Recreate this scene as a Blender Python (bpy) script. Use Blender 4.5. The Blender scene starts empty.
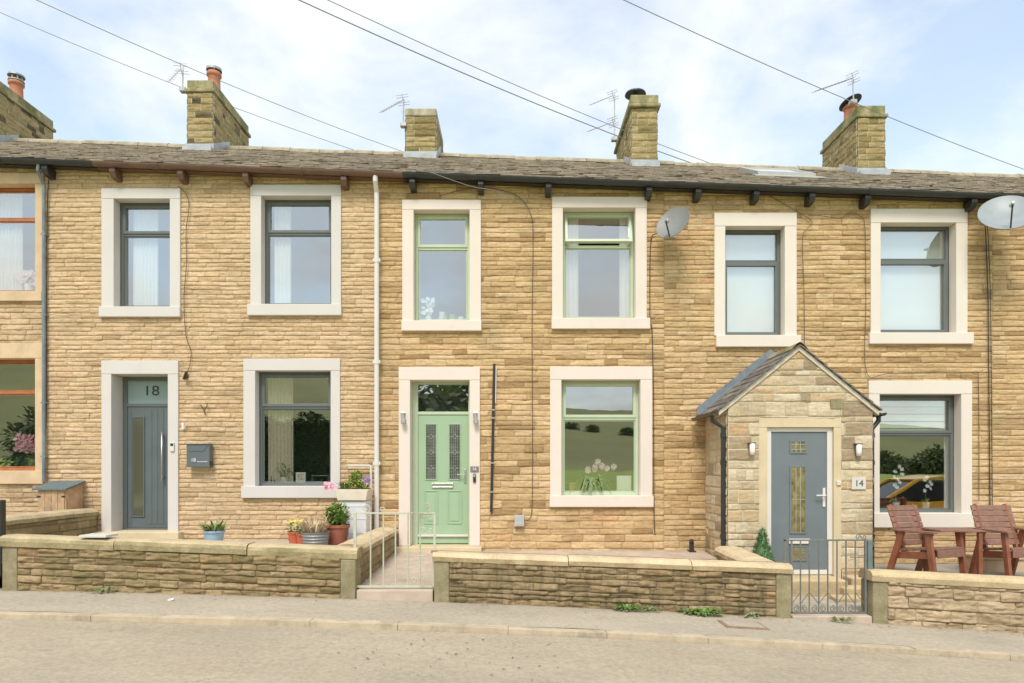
import bpy, math, random
import numpy as np
from mathutils import Vector, Matrix

R = math.radians
rng = random.Random(7)
nrg = np.random.default_rng(11)
scene = bpy.context.scene
col = scene.collection

# ------------------------------------------------------------------ camera model of the place
F = 682.667
HOR = 470.0
EYE = 1.5
D0 = 10.2            # distance of the terrace's front wall


def X_(px, D):
    return (px - 512.0) / F * D


def Z_(py, D):
    return EYE + (HOR - py) / F * D


def g(x):
    """height of the pavement along the sloping street"""
    if x > 6.5:
        return g(6.5) - .012 * (x - 6.5)
    if x < -7:
        return g(-7) - .02 * (x + 7)
    return .018 - .0417 * x - .00255 * x * x


def roof_z(x, D):
    return 5.80 - .036 * x + (D - 10.0) * .514


# ------------------------------------------------------------------ objects
def tag(o, label=None, cat=None, group=None, kind=None):
    if label: o['label'] = label
    if cat: o['category'] = cat
    if group: o['group'] = group
    if kind: o['kind'] = kind
    return o


def empty(name, loc, label, cat, group=None):
    o = bpy.data.objects.new(name, None)
    col.objects.link(o)
    o.location = loc
    o.empty_display_size = .1
    o['org'] = [float(v) for v in loc]
    return tag(o, label, cat, group)


def org(p):
    while p.parent is not None:
        p = p.parent
    if 'org' in p:
        return Vector(p['org'])
    return Vector((0, 0, 0))


class MB:
    def __init__(s):
        s.v = []
        s.f = []
        s.mi = []
        s.cur = 0

    def add(s, vs, fs):
        n = len(s.v)
        s.v += [tuple(v) for v in vs]
        s.f += [tuple(i + n for i in f) for f in fs]
        s.mi += [s.cur] * len(fs)
        return s

    def box(s, x0, x1, y0, y1, z0, z1, M=None):
        vs = [Vector((x, y, z)) for z in (z0, z1) for y in (y0, y1) for x in (x0, x1)]
        if M is not None: vs = [M @ v for v in vs]
        return s.add(vs, [(0, 2, 3, 1), (4, 5, 7, 6), (0, 1, 5, 4), (2, 6, 7, 3), (0, 4, 6, 2), (1, 3, 7, 5)])

    def tube(s, pts, r, n=8, cap=True):
        pts = [Vector(p) for p in pts]
        rs = r if isinstance(r, (list, tuple)) else [r] * len(pts)
        vs = []
        fs = []
        up = None
        for i, p in enumerate(pts):
            a = pts[max(i - 1, 0)]
            b = pts[min(i + 1, len(pts) - 1)]
            t = (b - a)
            t = t.normalized() if t.length > 1e-9 else Vector((0, 0, 1))
            if up is None:
                up = t.orthogonal().normalized()
            else:
                up = (up - t * up.dot(t))
                up = up.normalized() if up.length > 1e-6 else t.orthogonal().normalized()
            w = t.cross(up)
            for k in range(n):
                a_ = 2 * math.pi * k / n
                vs.append(p + (up * math.cos(a_) + w * math.sin(a_)) * rs[i])
        for i in range(len(pts) - 1):
            for k in range(n):
                k2 = (k + 1) % n
                fs.append((i * n + k, i * n + k2, (i + 1) * n + k2, (i + 1) * n + k))
        if cap:
            fs.append(tuple(reversed(range(n))))
            fs.append(tuple(range((len(pts) - 1) * n, len(pts) * n)))
        return s.add(vs, fs)

    def lathe(s, prof, c=(0, 0, 0), n=24, M=None, sx=1, sy=1):
        vs = []
        fs = []
        for r, z in prof:
            for k in range(n):
                a = 2 * math.pi * k / n
                v = Vector((r * math.cos(a) * sx, r * math.sin(a) * sy, z))
                if M is not None: v = M @ v
                vs.append(v + Vector(c))
        for i in range(len(prof) - 1):
            for k in range(n):
                k2 = (k + 1) % n
                fs.append((i * n + k, i * n + k2, (i + 1) * n + k2, (i + 1) * n + k))
        return s.add(vs, fs)

    def prism(s, poly, y0, y1, M=None):
        """polygon in xz extruded along y"""
        n = len(poly)
        vs = [Vector((x, y0, z)) for x, z in poly] + [Vector((x, y1, z)) for x, z in poly]
        if M is not None: vs = [M @ v for v in vs]
        fs = [tuple(range(n)), tuple(reversed(range(n, 2 * n)))]
        for i in range(n):
            j = (i + 1) % n
            fs.append((i, i + n, j + n, j))
        return s.add(vs, fs)

    def leaf(s, p, d, w, l, bend=.3):
        """a bent leaf of two quads starting at p along d"""
        d = Vector(d).normalized()
        side = d.cross(Vector((0, 0, 1)))
        side = side.normalized() if side.length > 1e-4 else Vector((1, 0, 0))
        p = Vector(p)
        m = p + d * l * .5
        e = p + d * l + Vector((0, 0, -bend * l))
        vs = [p - side * w * .2, p + side * w * .2, m + side * w * .5, m - side * w * .5, e + side * w * .12, e - side * w * .12]
        return s.add(vs, [(0, 1, 2, 3), (3, 2, 4, 5)])

    def build(s, name, mat, parent=None, bevel=0, smooth=False, seg=2):
        me = bpy.data.meshes.new(name)
        o_ = org(parent) if parent is not None else Vector((0, 0, 0))
        me.from_pydata([(v[0] - o_.x, v[1] - o_.y, v[2] - o_.z) for v in s.v], [], s.f)
        mats = mat if isinstance(mat, (list, tuple)) else [mat]
        for m in mats: me.materials.append(m)
        if len(mats) > 1:
            me.polygons.foreach_set('material_index', s.mi)
        if smooth:
            me.polygons.foreach_set('use_smooth', [True] * len(me.polygons))
        me.update()
        o = bpy.data.objects.new(name, me)
        col.objects.link(o)
        if parent is not None: o.parent = parent
        if bevel:
            b = o.modifiers.new('bevel', 'BEVEL')
            b.width = bevel
            b.segments = seg
            b.limit_method = 'ANGLE'
            b.angle_limit = R(40)
        return o


def textmesh(name, txt, size, loc, mat, parent, depth=.002, rot=(math.pi / 2, 0, 0), ax='CENTER', sx=1.0):
    cu = bpy.data.curves.new(name, 'FONT')
    cu.body = txt
    cu.size = size
    cu.extrude = depth
    cu.align_x = ax
    cu.align_y = 'CENTER'
    to = bpy.data.objects.new(name, cu)
    me = bpy.data.meshes.new_from_object(to)
    bpy.data.objects.remove(to)
    me.materials.clear()
    me.materials.append(mat)
    o = bpy.data.objects.new(name, me)
    col.objects.link(o)
    o.rotation_euler = rot
    o.scale = (sx, 1, 1)
    if parent is not None:
        o.parent = parent
        o.location = Vector(loc) - org(parent)
    else:
        o.location = loc
    return o


# ------------------------------------------------------------------ materials
def new_mat(name):
    m = bpy.data.materials.new(name)
    m.use_nodes = True
    nt = m.node_tree
    for n in list(nt.nodes): nt.nodes.remove(n)
    out = nt.nodes.new('ShaderNodeOutputMaterial')
    b = nt.nodes.new('ShaderNodeBsdfPrincipled')
    nt.links.new(b.outputs[0], out.inputs[0])
    return m, nt, b, out


def ramp(nt, stops, src):
    r = nt.nodes.new('ShaderNodeValToRGB')
    el = r.color_ramp.elements
    while len(el) < len(stops): el.new(.5)
    for e, (p, c) in zip(el, stops):
        e.position = p
        e.color = (c[0], c[1], c[2], 1) if isinstance(c, (tuple, list)) else (c, c, c, 1)
    nt.links.new(src, r.inputs[0])
    return r.outputs[0]


def noise(nt, scale, detail=6, rough=.6, vec=None, dist=0.0):
    n = nt.nodes.new('ShaderNodeTexNoise')
    n.inputs['Scale'].default_value = scale
    n.inputs['Detail'].default_value = detail
    n.inputs['Roughness'].default_value = rough
    n.inputs['Distortion'].default_value = dist
    if vec is not None: nt.links.new(vec, n.inputs['Vector'])
    return n.outputs['Fac']


def mix(nt, a, b, fac, mode='MIX'):
    m = nt.nodes.new('ShaderNodeMix')
    m.data_type = 'RGBA'
    m.blend_type = mode
    for i, v in ((0, fac), (6, a), (7, b)):
        if isinstance(v, (int, float)):
            m.inputs[i].default_value = v if i == 0 else (v, v, v, 1)
        elif isinstance(v, (tuple, list)):
            m.inputs[i].default_value = (v[0], v[1], v[2], 1)
        else:
            nt.links.new(v, m.inputs[i])
    return m.outputs[2]


def posn(nt, scale=(1, 1, 1)):
    ge = nt.nodes.new('ShaderNodeNewGeometry')
    mp = nt.nodes.new('ShaderNodeMapping')
    mp.inputs['Scale'].default_value = scale
    nt.links.new(ge.outputs['Position'], mp.inputs[0])
    return mp.outputs[0]


def bump(nt, b, h, strength=.3, dist=.01):
    bn = nt.nodes.new('ShaderNodeBump')
    bn.inputs['Strength'].default_value = strength
    bn.inputs['Distance'].default_value = dist
    nt.links.new(h, bn.inputs['Height'])
    nt.links.new(bn.outputs[0], b.inputs['Normal'])


def plain(name, c, rough=.5, var=.12, scale=6, metal=0, bmp=.15, bscale=60, spec=.5, dirt=None):
    m, nt, b, out = new_mat(name)
    p = posn(nt)
    n1 = noise(nt, scale, 5, .6, p)
    c0 = tuple(x * (1 - var) for x in c)
    c1 = tuple(min(1, x * (1 + var)) for x in c)
    cc = ramp(nt, [(.3, c0), (.7, c1)], n1)
    if dirt:
        n3 = noise(nt, 3.1, 8, .7, posn(nt, (1, 1, .45)))
        f = ramp(nt, [(dirt[1], 0.0), (min(1, dirt[1] + .18), dirt[2])], n3)
        cc = mix(nt, cc, dirt[0], f)
    nt.links.new(cc, b.inputs['Base Color'])
    b.inputs['Roughness'].default_value = rough
    b.inputs['Metallic'].default_value = metal
    b.inputs['Specular IOR Level'].default_value = spec
    if bmp:
        bump(nt, b, noise(nt, bscale, 5, .6, p), bmp, .004)
    return m


def stone(name, stops, mortar, stain=(.55, 1.0), algae=None, algae_amt=0.0, mossz=None, sat=1.0, streak=0.0, mfac=.5):
    m, nt, b, out = new_mat(name)
    at = nt.nodes.new('ShaderNodeAttribute')
    at.attribute_name = 'tone'
    mo = nt.nodes.new('ShaderNodeAttribute')
    mo.attribute_name = 'mortar'
    p = posn(nt)
    base = ramp(nt, stops, at.outputs['Fac'])
    n1 = noise(nt, 2.0, 6, .62, posn(nt, (1, 1, 1.6)))
    c = mix(nt, base, ramp(nt, [(.28, stain[0]), (.62, stain[1])], n1), .8, 'MULTIPLY')
    n2 = noise(nt, 34, 8, .7, posn(nt, (.6, 1, 1.7)))
    c = mix(nt, c, ramp(nt, [(.3, (.62, .57, .52)), (.55, (1.0, 1.0, 1.0)), (.75, (1.13, 1.12, 1.08))], n2), .8, 'MULTIPLY')
    n5 = noise(nt, 7, 7, .72, posn(nt, (.6, 1, 2.6)))
    c = mix(nt, c, (.20, .14, .075), ramp(nt, [(.57, 0.0), (.75, .5)], n5))
    n7 = noise(nt, 1.3, 5, .6, posn(nt, (1, 1, 1.2)))
    c = mix(nt, c, (.34, .27, .15), ramp(nt, [(.52, 0.0), (.72, .38)], n7))
    if algae:
        n4 = noise(nt, 3.4, 7, .7, posn(nt, (1.2, 1.2, .8)))
        c = mix(nt, c, algae, ramp(nt, [(.38, 0.0), (.66, algae_amt)], n4))
    if streak:
        n6 = noise(nt, 7, 6, .75, posn(nt, (1.6, 1, .16)))
        c = mix(nt, c, (.10, .085, .055), ramp(nt, [(.5, 0.0), (.68, streak)], n6))
    mm = mix(nt, mortar, tuple(x * .72 for x in mortar), noise(nt, 5, 4, .6, p))
    c = mix(nt, c, mm, mix(nt, mo.outputs['Fac'], (mfac, mfac, mfac), 1.0, 'MULTIPLY'))
    nt.links.new(c, b.inputs['Base Color'])
    b.inputs['Roughness'].default_value = .93
    b.inputs['Specular IOR Level'].default_value = .2
    bump(nt, b, noise(nt, 38, 9, .78, posn(nt, (.7, .7, 1.9))), 1.0, .016)
    return m


HONEY = [(0, (0.416, 0.270, 0.130)), (.08, (0.551, 0.372, 0.190)), (.4, (0.655, 0.458, 0.235)), (.75, (0.728, 0.521, 0.280)), (.92, (0.759, 0.555, 0.330)), (1, (0.686, 0.425, 0.220))]
M = {}
M['wall18'] = stone('stone_pale_honey', [(0, (0.562, 0.396, 0.230)), (.1, (0.655, 0.473, 0.275)), (.4, (0.718, 0.521, 0.310)), (.8, (0.770, 0.574, 0.360)), (1, (0.728, 0.511, 0.300))], (0.645, 0.482, 0.310), (.86, 1.05))
M['wall16'] = stone('stone_honey', HONEY, (0.624, 0.454, 0.260), (.83, 1.05))
M['wall14'] = stone('stone_warm_honey', HONEY, (0.624, 0.454, 0.260), (.83, 1.05))
M['wall20'] = stone('stone_buff', [(0, (0.478, 0.347, 0.210)), (.2, (0.624, 0.454, 0.270)), (.6, (0.697, 0.511, 0.310)), (1, (0.728, 0.540, 0.340))], (0.603, 0.454, 0.300), (.84, 1.05))
M['porch'] = stone('stone_mixed_rubble', [(0, (.40, .31, .20)), (.1, (.58, .46, .29)), (.3, (.70, .60, .42)), (.5, (.66, .50, .29)), (.62, (.78, .68, .50)), (.8, (.69, .56, .36)), (.9, (.64, .43, .23)), (1, (.54, .40, .26))], (.74, .64, .46), (.86, 1.05), mfac=1.0)
M['garden'] = stone('stone_weathered', [(0, (0.291, 0.212, 0.110)), (.3, (0.437, 0.318, 0.170)), (.7, (0.562, 0.415, 0.240)), (1, (0.499, 0.328, 0.180))], (0.416, 0.328, 0.220), (.55, 1.05), (0.218, 0.193, 0.070), .65, streak=.25)
M['gardenB'] = stone('stone_weathered_stained', [(0, (0.291, 0.212, 0.110)), (.3, (0.437, 0.318, 0.170)), (.7, (0.562, 0.415, 0.240)), (1, (0.499, 0.328, 0.180))], (0.437, 0.347, 0.240), (.55, 1.0), (0.177, 0.145, 0.060), .7, streak=.85)
M['gardenC'] = stone('stone_clean_sawn', [(0, (0.499, 0.376, 0.240)), (.3, (0.593, 0.454, 0.290)), (.7, (0.676, 0.521, 0.340)), (1, (0.624, 0.454, 0.290))], (0.582, 0.473, 0.350), (.7, 1.05), (0.364, 0.299, 0.160), .3)
M['chim'] = stone('stone_chimney', [(0, (0.286, 0.209, 0.100)), (.3, (0.469, 0.355, 0.180)), (.7, (0.612, 0.481, 0.250)), (1, (0.510, 0.355, 0.170))], (0.673, 0.585, 0.380), (.6, 1.0), (0.224, 0.209, 0.080), .5, mfac=.95)
M['chimr'] = stone('stone_chimney_sooted', [(0, (0.102, 0.078, 0.050)), (.16, (0.163, 0.120, 0.070)), (.24, (0.449, 0.334, 0.170)), (.7, (0.612, 0.481, 0.260)), (1, (0.510, 0.366, 0.180))], (0.673, 0.585, 0.400), (.75, 1.0), (0.224, 0.209, 0.080), .35, mfac=.95)


def coping_mat(name, top, side, amt):
    m, nt, b, out = new_mat(name)
    p = posn(nt)
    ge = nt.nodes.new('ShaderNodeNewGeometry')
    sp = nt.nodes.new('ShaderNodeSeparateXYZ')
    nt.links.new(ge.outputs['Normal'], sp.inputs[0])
    n1 = noise(nt, 3.2, 7, .65, p)
    n2 = noise(nt, 45, 6, .7, p)
    ct = mix(nt, top, tuple(x * .72 for x in top), ramp(nt, [(.35, 0.0), (.7, 1.0)], n1))
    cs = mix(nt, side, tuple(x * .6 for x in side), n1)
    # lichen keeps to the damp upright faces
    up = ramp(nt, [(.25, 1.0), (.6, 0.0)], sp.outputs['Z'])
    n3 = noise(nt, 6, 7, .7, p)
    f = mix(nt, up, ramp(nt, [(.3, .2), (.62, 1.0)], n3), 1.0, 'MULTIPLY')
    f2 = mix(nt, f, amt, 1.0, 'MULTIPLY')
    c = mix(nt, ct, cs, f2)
    c = mix(nt, c, ramp(nt, [(.3, .75), (.65, 1.08)], n2), .8, 'MULTIPLY')
    nt.links.new(c, b.inputs['Base Color'])
    b.inputs['Roughness'].default_value = .92
    b.inputs['Specular IOR Level'].default_value = .2
    bump(nt, b, mix(nt, noise(nt, 14, 8, .75, p), n2, .4), .8, .02)
    return m


M['copeA'] = coping_mat('coping_mossy', (.66, .53, .32), (.37, .31, .155), 1.0)
M['copeB'] = coping_mat('coping_yellow', (.74, .58, .36), (.42, .31, .15), .85)
M['copeC'] = coping_mat('coping_buff', (.70, .54, .31), (.50, .40, .24), .7)
M['slab_end'] = coping_mat('upright_slab', (.48, .41, .26), (.32, .28, .15), .9)
M['ashlar'] = plain('smooth_sandstone', (.63, .52, .335), .85, .1, 3, bscale=90, bmp=.3, spec=.2, dirt=((.46, .38, .24), .55, .5))
M['ashlar20'] = plain('dressed_buff_stone', (0.634, 0.473, 0.300), .85, .12, 4, bscale=60, bmp=.4, spec=.2, dirt=((0.437, 0.338, 0.220), .55, .7))
M['paint18'] = plain('painted_stone_greyish', (.64, .60, .555), .6, .03, 2, bmp=.2, bscale=30, spec=.3, dirt=((.54, .49, .42), .58, .35))
M['paint16'] = plain('painted_stone_cream', (.745, .65, .565), .6, .03, 2, bmp=.2, bscale=30, spec=.3, dirt=((.64, .53, .40), .58, .4))
M['paint14'] = plain('painted_stone_ivory', (.74, .665, .575), .6, .03, 2, bmp=.2, bscale=30, spec=.3, dirt=((.62, .53, .40), .6, .4))
M['grey'] = plain('anthracite_frame', (.135, .152, .145), .4, .05, 3, bmp=.03)
M['doorgrey'] = plain('anthracite_woodgrain', (.115, .14, .145), .45, .08, 3, bmp=.15, bscale=40)
M['doorblue'] = plain('slate_blue_door', (.16, .19, .20), .45, .07, 3, bmp=.15, bscale=40)
M['green'] = plain('sage_green_frame', (.50, .59, .41), .4, .03, 3, bmp=.03)
M['doorgreen'] = plain('sage_green_door', (.345, .485, .31), .45, .04, 3, bmp=.08)
M['brownwood'] = plain('orange_stained_timber', (.42, .15, .055), .4, .2, 9, bmp=.1)
M['upvc'] = plain('white_plastic', (.70, .67, .62), .35, .03, 3, bmp=.02)
M['blackplastic'] = plain('black_plastic', (.03, .032, .03), .35, .2, 8, bmp=.05)
M['brownplastic'] = plain('brown_plastic', (.15, .085, .055), .4, .2, 8, bmp=.05)
M['lead'] = plain('lead_sheet', (.40, .42, .44), .5, .15, 5, bmp=.3, bscale=14, dirt=((.55, .54, .5), .5, .8))
M['leaddark'] = plain('weathered_lead', (.19, .22, .24), .5, .25, 7, bmp=.4, bscale=12)
M['mortar'] = plain('lime_mortar', (.62, .56, .46), .95, .12, 8, bmp=.6, bscale=30, spec=.1)
M['concrete'] = plain('chimney_concrete', (.50, .44, .33), .95, .2, 6, bmp=.5, bscale=25, spec=.1, dirt=((.24, .23, .14), .45, .8))
M['mosscap'] = plain('mossy_chimney_stone', (.40, .34, .20), .95, .25, 6, bmp=.7, bscale=25, spec=.1, dirt=((.16, .17, .07), .42, .9))
M['ridge'] = plain('ridge_stone', (.42, .36, .26), .95, .25, 6, bmp=.7, bscale=25, spec=.1, dirt=((.22, .21, .12), .5, .7))
M['terra'] = plain('terracotta', (.50, .20, .11), .75, .15, 7, bmp=.2, bscale=30)
M['terradark'] = plain('glazed_terracotta', (.34, .11, .065), .5, .2, 7, bmp=.15, bscale=20)
M['redglaze'] = plain('orange_red_pot', (.55, .13, .06), .45, .15, 7, bmp=.1)
M['bluepot'] = plain('pale_blue_glaze', (.30, .42, .52), .4, .12, 9, bmp=.1)
M['greyzinc'] = plain('ribbed_grey_zinc', (.27, .27, .26), .5, .15, 9, metal=.3, bmp=.15)
M['whitetin'] = plain('chipped_white_enamel', (.68, .67, .68), .5, .08, 9, bmp=.1, dirt=((.30, .22, .15), .66, .7))
M['cream'] = plain('cream_trough', (.68, .60, .47), .6, .08, 9, bmp=.1)
M['steel'] = plain('brushed_steel', (.62, .61, .58), .3, .05, 9, metal=.9, bmp=.05)
M['galv'] = plain('galvanised_steel', (.42, .42, .41), .5, .15, 12, metal=.5, bmp=.1)
M['cowl'] = plain('dark_cowl_metal', (.05, .065, .075), .45, .2, 9, metal=.3, bmp=.1)
M['dish'] = plain('grey_dish_paint', (.23, .235, .215), .5, .1, 5, bmp=.05, dirt=((.22, .22, .19), .5, .6))
M['dishB'] = plain('pale_dish_paint', (.30, .33, .335), .45, .08, 5, bmp=.05, dirt=((.26, .28, .27), .52, .6))
M['cable'] = plain('black_cable', (.03, .028, .025), .6, .2, 5, bmp=0)
M['cablegrey'] = plain('grey_overhead_cable', (.27, .27, .27), .6, .1, 5, bmp=0)
M['cablebrown'] = plain('brown_cable', (.12, .08, .045), .6, .2, 5, bmp=0)
M['gatecream'] = plain('flaking_cream_iron', (.52, .53, .40), .6, .1, 40, bmp=.3, bscale=80, dirt=((.16, .09, .05), .5, .75))
M['gategrey'] = plain('grey_green_iron', (.16, .165, .145), .6, .2, 30, bmp=.3, bscale=80, dirt=((.26, .2, .14), .5, .6))
M['gatewood'] = plain('grey_green_post_paint', (.13, .19, .19), .6, .15, 9, bmp=.2)
M['chairwood'] = plain('red_brown_stained_wood', (.25, .082, .038), .55, .25, 11, bmp=.25, bscale=50, dirt=((.33, .17, .12), .5, .6))
M['chairwoodtop'] = plain('faded_red_brown_wood', (.25, .13, .088), .6, .22, 13, bmp=.25, bscale=50, dirt=((.20, .11, .08), .5, .6))
M['boxwood'] = plain('weathered_pine', (.50, .33, .19), .8, .25, 9, bmp=.3, bscale=40, dirt=((.30, .21, .14), .48, .8))
M['felt'] = plain('grey_roofing_felt', (.13, .16, .16), .9, .2, 20, bmp=.5, bscale=120)
M['curtain'] = plain('white_curtain', (.72, .71, .68), .9, .04, 3, bmp=0)
M['creamcurtain'] = plain('cream_curtain', (.62, .55, .42), .9, .05, 3, bmp=0)
M['blind'] = plain('white_blind', (.78, .80, .76), .8, .02, 3, bmp=0)
M['slatblind'] = plain('pale_green_blind_slats', (.62, .68, .58), .7, .02, 3, bmp=0)
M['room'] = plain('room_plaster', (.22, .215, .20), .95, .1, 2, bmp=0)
M['leaf'] = plain('leaf_green', (.14, .235, .045), .5, .45, 25, bmp=0)
M['leaflime'] = plain('lime_green_leaf', (.26, .38, .05), .5, .35, 25, bmp=0)
M['leafdark'] = plain('dark_green_leaf', (.035, .085, .02), .5, .5, 20, bmp=0)
M['leafgrey'] = plain('grey_green_leaf', (.20, .27, .10), .6, .3, 20, bmp=0)
M['shrub'] = plain('clipped_shrub_green', (.15, .29, .11), .5, .45, 40, bmp=0)
M['dry'] = plain('dry_grass_straw', (.55, .42, .26), .8, .2, 20, bmp=0)
M['pink'] = plain('pink_petals', (.75, .36, .45), .6, .15, 30, bmp=0)
M['palepink'] = plain('pale_pink_petals', (.75, .55, .55), .6, .15, 30, bmp=0)
M['whitepetal'] = plain('white_petals', (.80, .79, .74), .6, .08, 30, bmp=0)
M['purple'] = plain('purple_petals', (.25, .14, .45), .6, .15, 30, bmp=0)
M['yellowpetal'] = plain('yellow_petals', (.75, .62, .12), .6, .15, 30, bmp=0)
M['soil'] = plain('potting_soil', (.06, .045, .03), .95, .3, 30, bmp=.5)
M['bark'] = plain('bark', (.10, .075, .05), .95, .3, 10, bmp=.6)
M['white'] = plain('white_card', (.78, .77, .73), .7, .03, 6, bmp=0)
M['whitepaint'] = plain('white_lettering', (.8, .8, .78), .6, .02, 6, bmp=0)
M['darkpaint'] = plain('dark_lettering', (.045, .05, .05), .6, .1, 6, bmp=0)
M['plaque'] = plain('grey_plaque', (.20, .19, .18), .5, .1, 20, bmp=0)
M['plaqueslate'] = plain('pale_number_tile', (.62, .60, .55), .6, .05, 12, bmp=.05)
M['opal'] = plain('opal_shade', (.80, .76, .70), .3, .02, 5, bmp=0)
M['lampgrey'] = plain('lamp_metal_bronze', (.24, .20, .16), .4, .1, 9, metal=.4, bmp=0)
M['frost'] = plain('frosted_glass_grey_green', (.30, .40, .38), .35, .05, 3, bmp=.02)
M['leadlight'] = plain('lead_came', (.42, .43, .40), .4, .1, 9, metal=.3, bmp=0)
M['leadglass'] = plain('obscure_door_glass', (.075, .085, .065), .18, .5, 9, bmp=.3, bscale=30)
M['brassglass'] = plain('textured_door_glass', (.20, .17, .075), .2, .6, 12, bmp=.5, bscale=40)
M['yellowcar'] = plain('yellow_car_paint', (.85, .48, .03), .2, .03, 3, bmp=0)
M['carglass'] = plain('dark_car_glass', (.015, .02, .02), .05, .1, 3, bmp=0)
M['tyre'] = plain('tyre_rubber', (.02, .02, .02), .8, .1, 9, bmp=.1)
M['skyglass'] = plain('roof_window_glass', (.55, .56, .56), .08, .05, 3, bmp=0)
M['skyframe'] = plain('roof_window_frame', (.42, .41, .38), .5, .1, 6, bmp=.1)
M['hedge'] = plain('dark_hedge_leaf', (.07, .14, .035), .7, .5, 3, bmp=0)
M['treeleaf'] = plain('mid_tree_leaf', (.15, .21, .07), .7, .5, 3, bmp=0)
M['litter'] = plain('white_litter', (.75, .72, .7), .7, .05, 9, bmp=0)
M['littered'] = plain('red_litter', (.6, .15, .15), .7, .05, 9, bmp=0)
M['rust'] = plain('rusty_iron_cover', (.33, .21, .14), .8, .25, 12, bmp=.5, bscale=60)
M['dryleaf'] = plain('brown_dead_leaf', (.16, .09, .05), .8, .3, 12, bmp=0)


def glass():
    m, nt, b, out = new_mat('window_glass')
    nt.nodes.remove(b)
    tr = nt.nodes.new('ShaderNodeBsdfTransparent')
    tr.inputs[0].default_value = (.94, .96, .95, 1)
    gl = nt.nodes.new('ShaderNodeBsdfGlossy')
    gl.inputs['Roughness'].default_value = .0
    gl.inputs['Color'].default_value = (1, 1, .97, 1)
    fr = nt.nodes.new('ShaderNodeFresnel')
    fr.inputs['IOR'].default_value = 1.45
    ma = nt.nodes.new('ShaderNodeMath')
    ma.operation = 'MULTIPLY_ADD'
    ma.inputs[1].default_value = 2.2
    ma.inputs[2].default_value = .30
    ma.use_clamp = True
    nt.links.new(fr.outputs[0], ma.inputs[0])
    mx = nt.nodes.new('ShaderNodeMixShader')
    ge = nt.nodes.new('ShaderNodeNewGeometry')
    iv = nt.nodes.new('ShaderNodeMath')
    iv.operation = 'SUBTRACT'
    iv.inputs[0].default_value = 1
    nt.links.new(ge.outputs['Backfacing'], iv.inputs[1])
    mu = nt.nodes.new('ShaderNodeMath')
    mu.operation = 'MULTIPLY'
    nt.links.new(iv.outputs[0], mu.inputs[0])
    nt.links.new(ma.outputs[0], mu.inputs[1])
    nt.links.new(mu.outputs[0], mx.inputs[0])
    nt.links.new(tr.outputs[0], mx.inputs[1])
    nt.links.new(gl.outputs[0], mx.inputs[2])
    bn = nt.nodes.new('ShaderNodeBump')
    bn.inputs['Strength'].default_value = .06
    bn.inputs['Distance'].default_value = .01
    nt.links.new(noise(nt, 1.6, 2, .5, posn(nt)), bn.inputs['Height'])
    nt.links.new(bn.outputs[0], gl.inputs['Normal'])
    nt.links.new(mx.outputs[0], out.inputs[0])
    return m


M['glass'] = glass()


def slate_mat(name, stops, mossy=.5):
    m, nt, b, out = new_mat(name)
    at = nt.nodes.new('ShaderNodeAttribute')
    at.attribute_name = 'tone'
    p = posn(nt)
    c = ramp(nt, stops, at.outputs['Fac'])
    c = mix(nt, c, ramp(nt, [(.3, .5), (.6, 1.15)], noise(nt, 14, 8, .75, p)), .9, 'MULTIPLY')
    c = mix(nt, c, (.15, .16, .07), ramp(nt, [(.52, 0.0), (.72, mossy)], noise(nt, 3.5, 7, .7, p)))
    nt.links.new(c, b.inputs['Base Color'])
    b.inputs['Roughness'].default_value = .85
    b.inputs['Specular IOR Level'].default_value = .3
    bump(nt, b, noise(nt, 40, 7, .7, p), .6, .01)
    return m


M['roof'] = slate_mat('stone_slates', [(0, (.20, .16, .12)), (.3, (.255, .208, .155)), (.7, (.295, .24, .18)), (1, (.335, .275, .21))])
M['porchroof'] = slate_mat('grey_slates', [(0, (.13, .12, .11)), (.5, (.20, .18, .16)), (1, (.29, .25, .21))], .2)


# ------------------------------------------------------------------ numpy value noise
_T = np.random.default_rng(5).random((256, 256))


def vnoise(x, y):
    xi = np.floor(x).astype(int)
    yi = np.floor(y).astype(int)
    fx = x - xi
    fy = y - yi
    fx = fx * fx * (3 - 2 * fx)
    fy = fy * fy * (3 - 2 * fy)
    a = _T[xi & 255, yi & 255]
    b_ = _T[(xi + 1) & 255, yi & 255]
    c = _T[xi & 255, (yi + 1) & 255]
    d = _T[(xi + 1) & 255, (yi + 1) & 255]
    return (a * (1 - fx) + b_ * fx) * (1 - fy) + (c * (1 - fx) + d * fx) * fy


def fbm(x, y, o=4):
    s = 0
    a = .5
    for k in range(o):
        s = s + a * (vnoise(x, y) - .5)
        x = x * 2.03 + 17.1
        y = y * 2.03 + 5.7
        a *= .55
    return s


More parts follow.
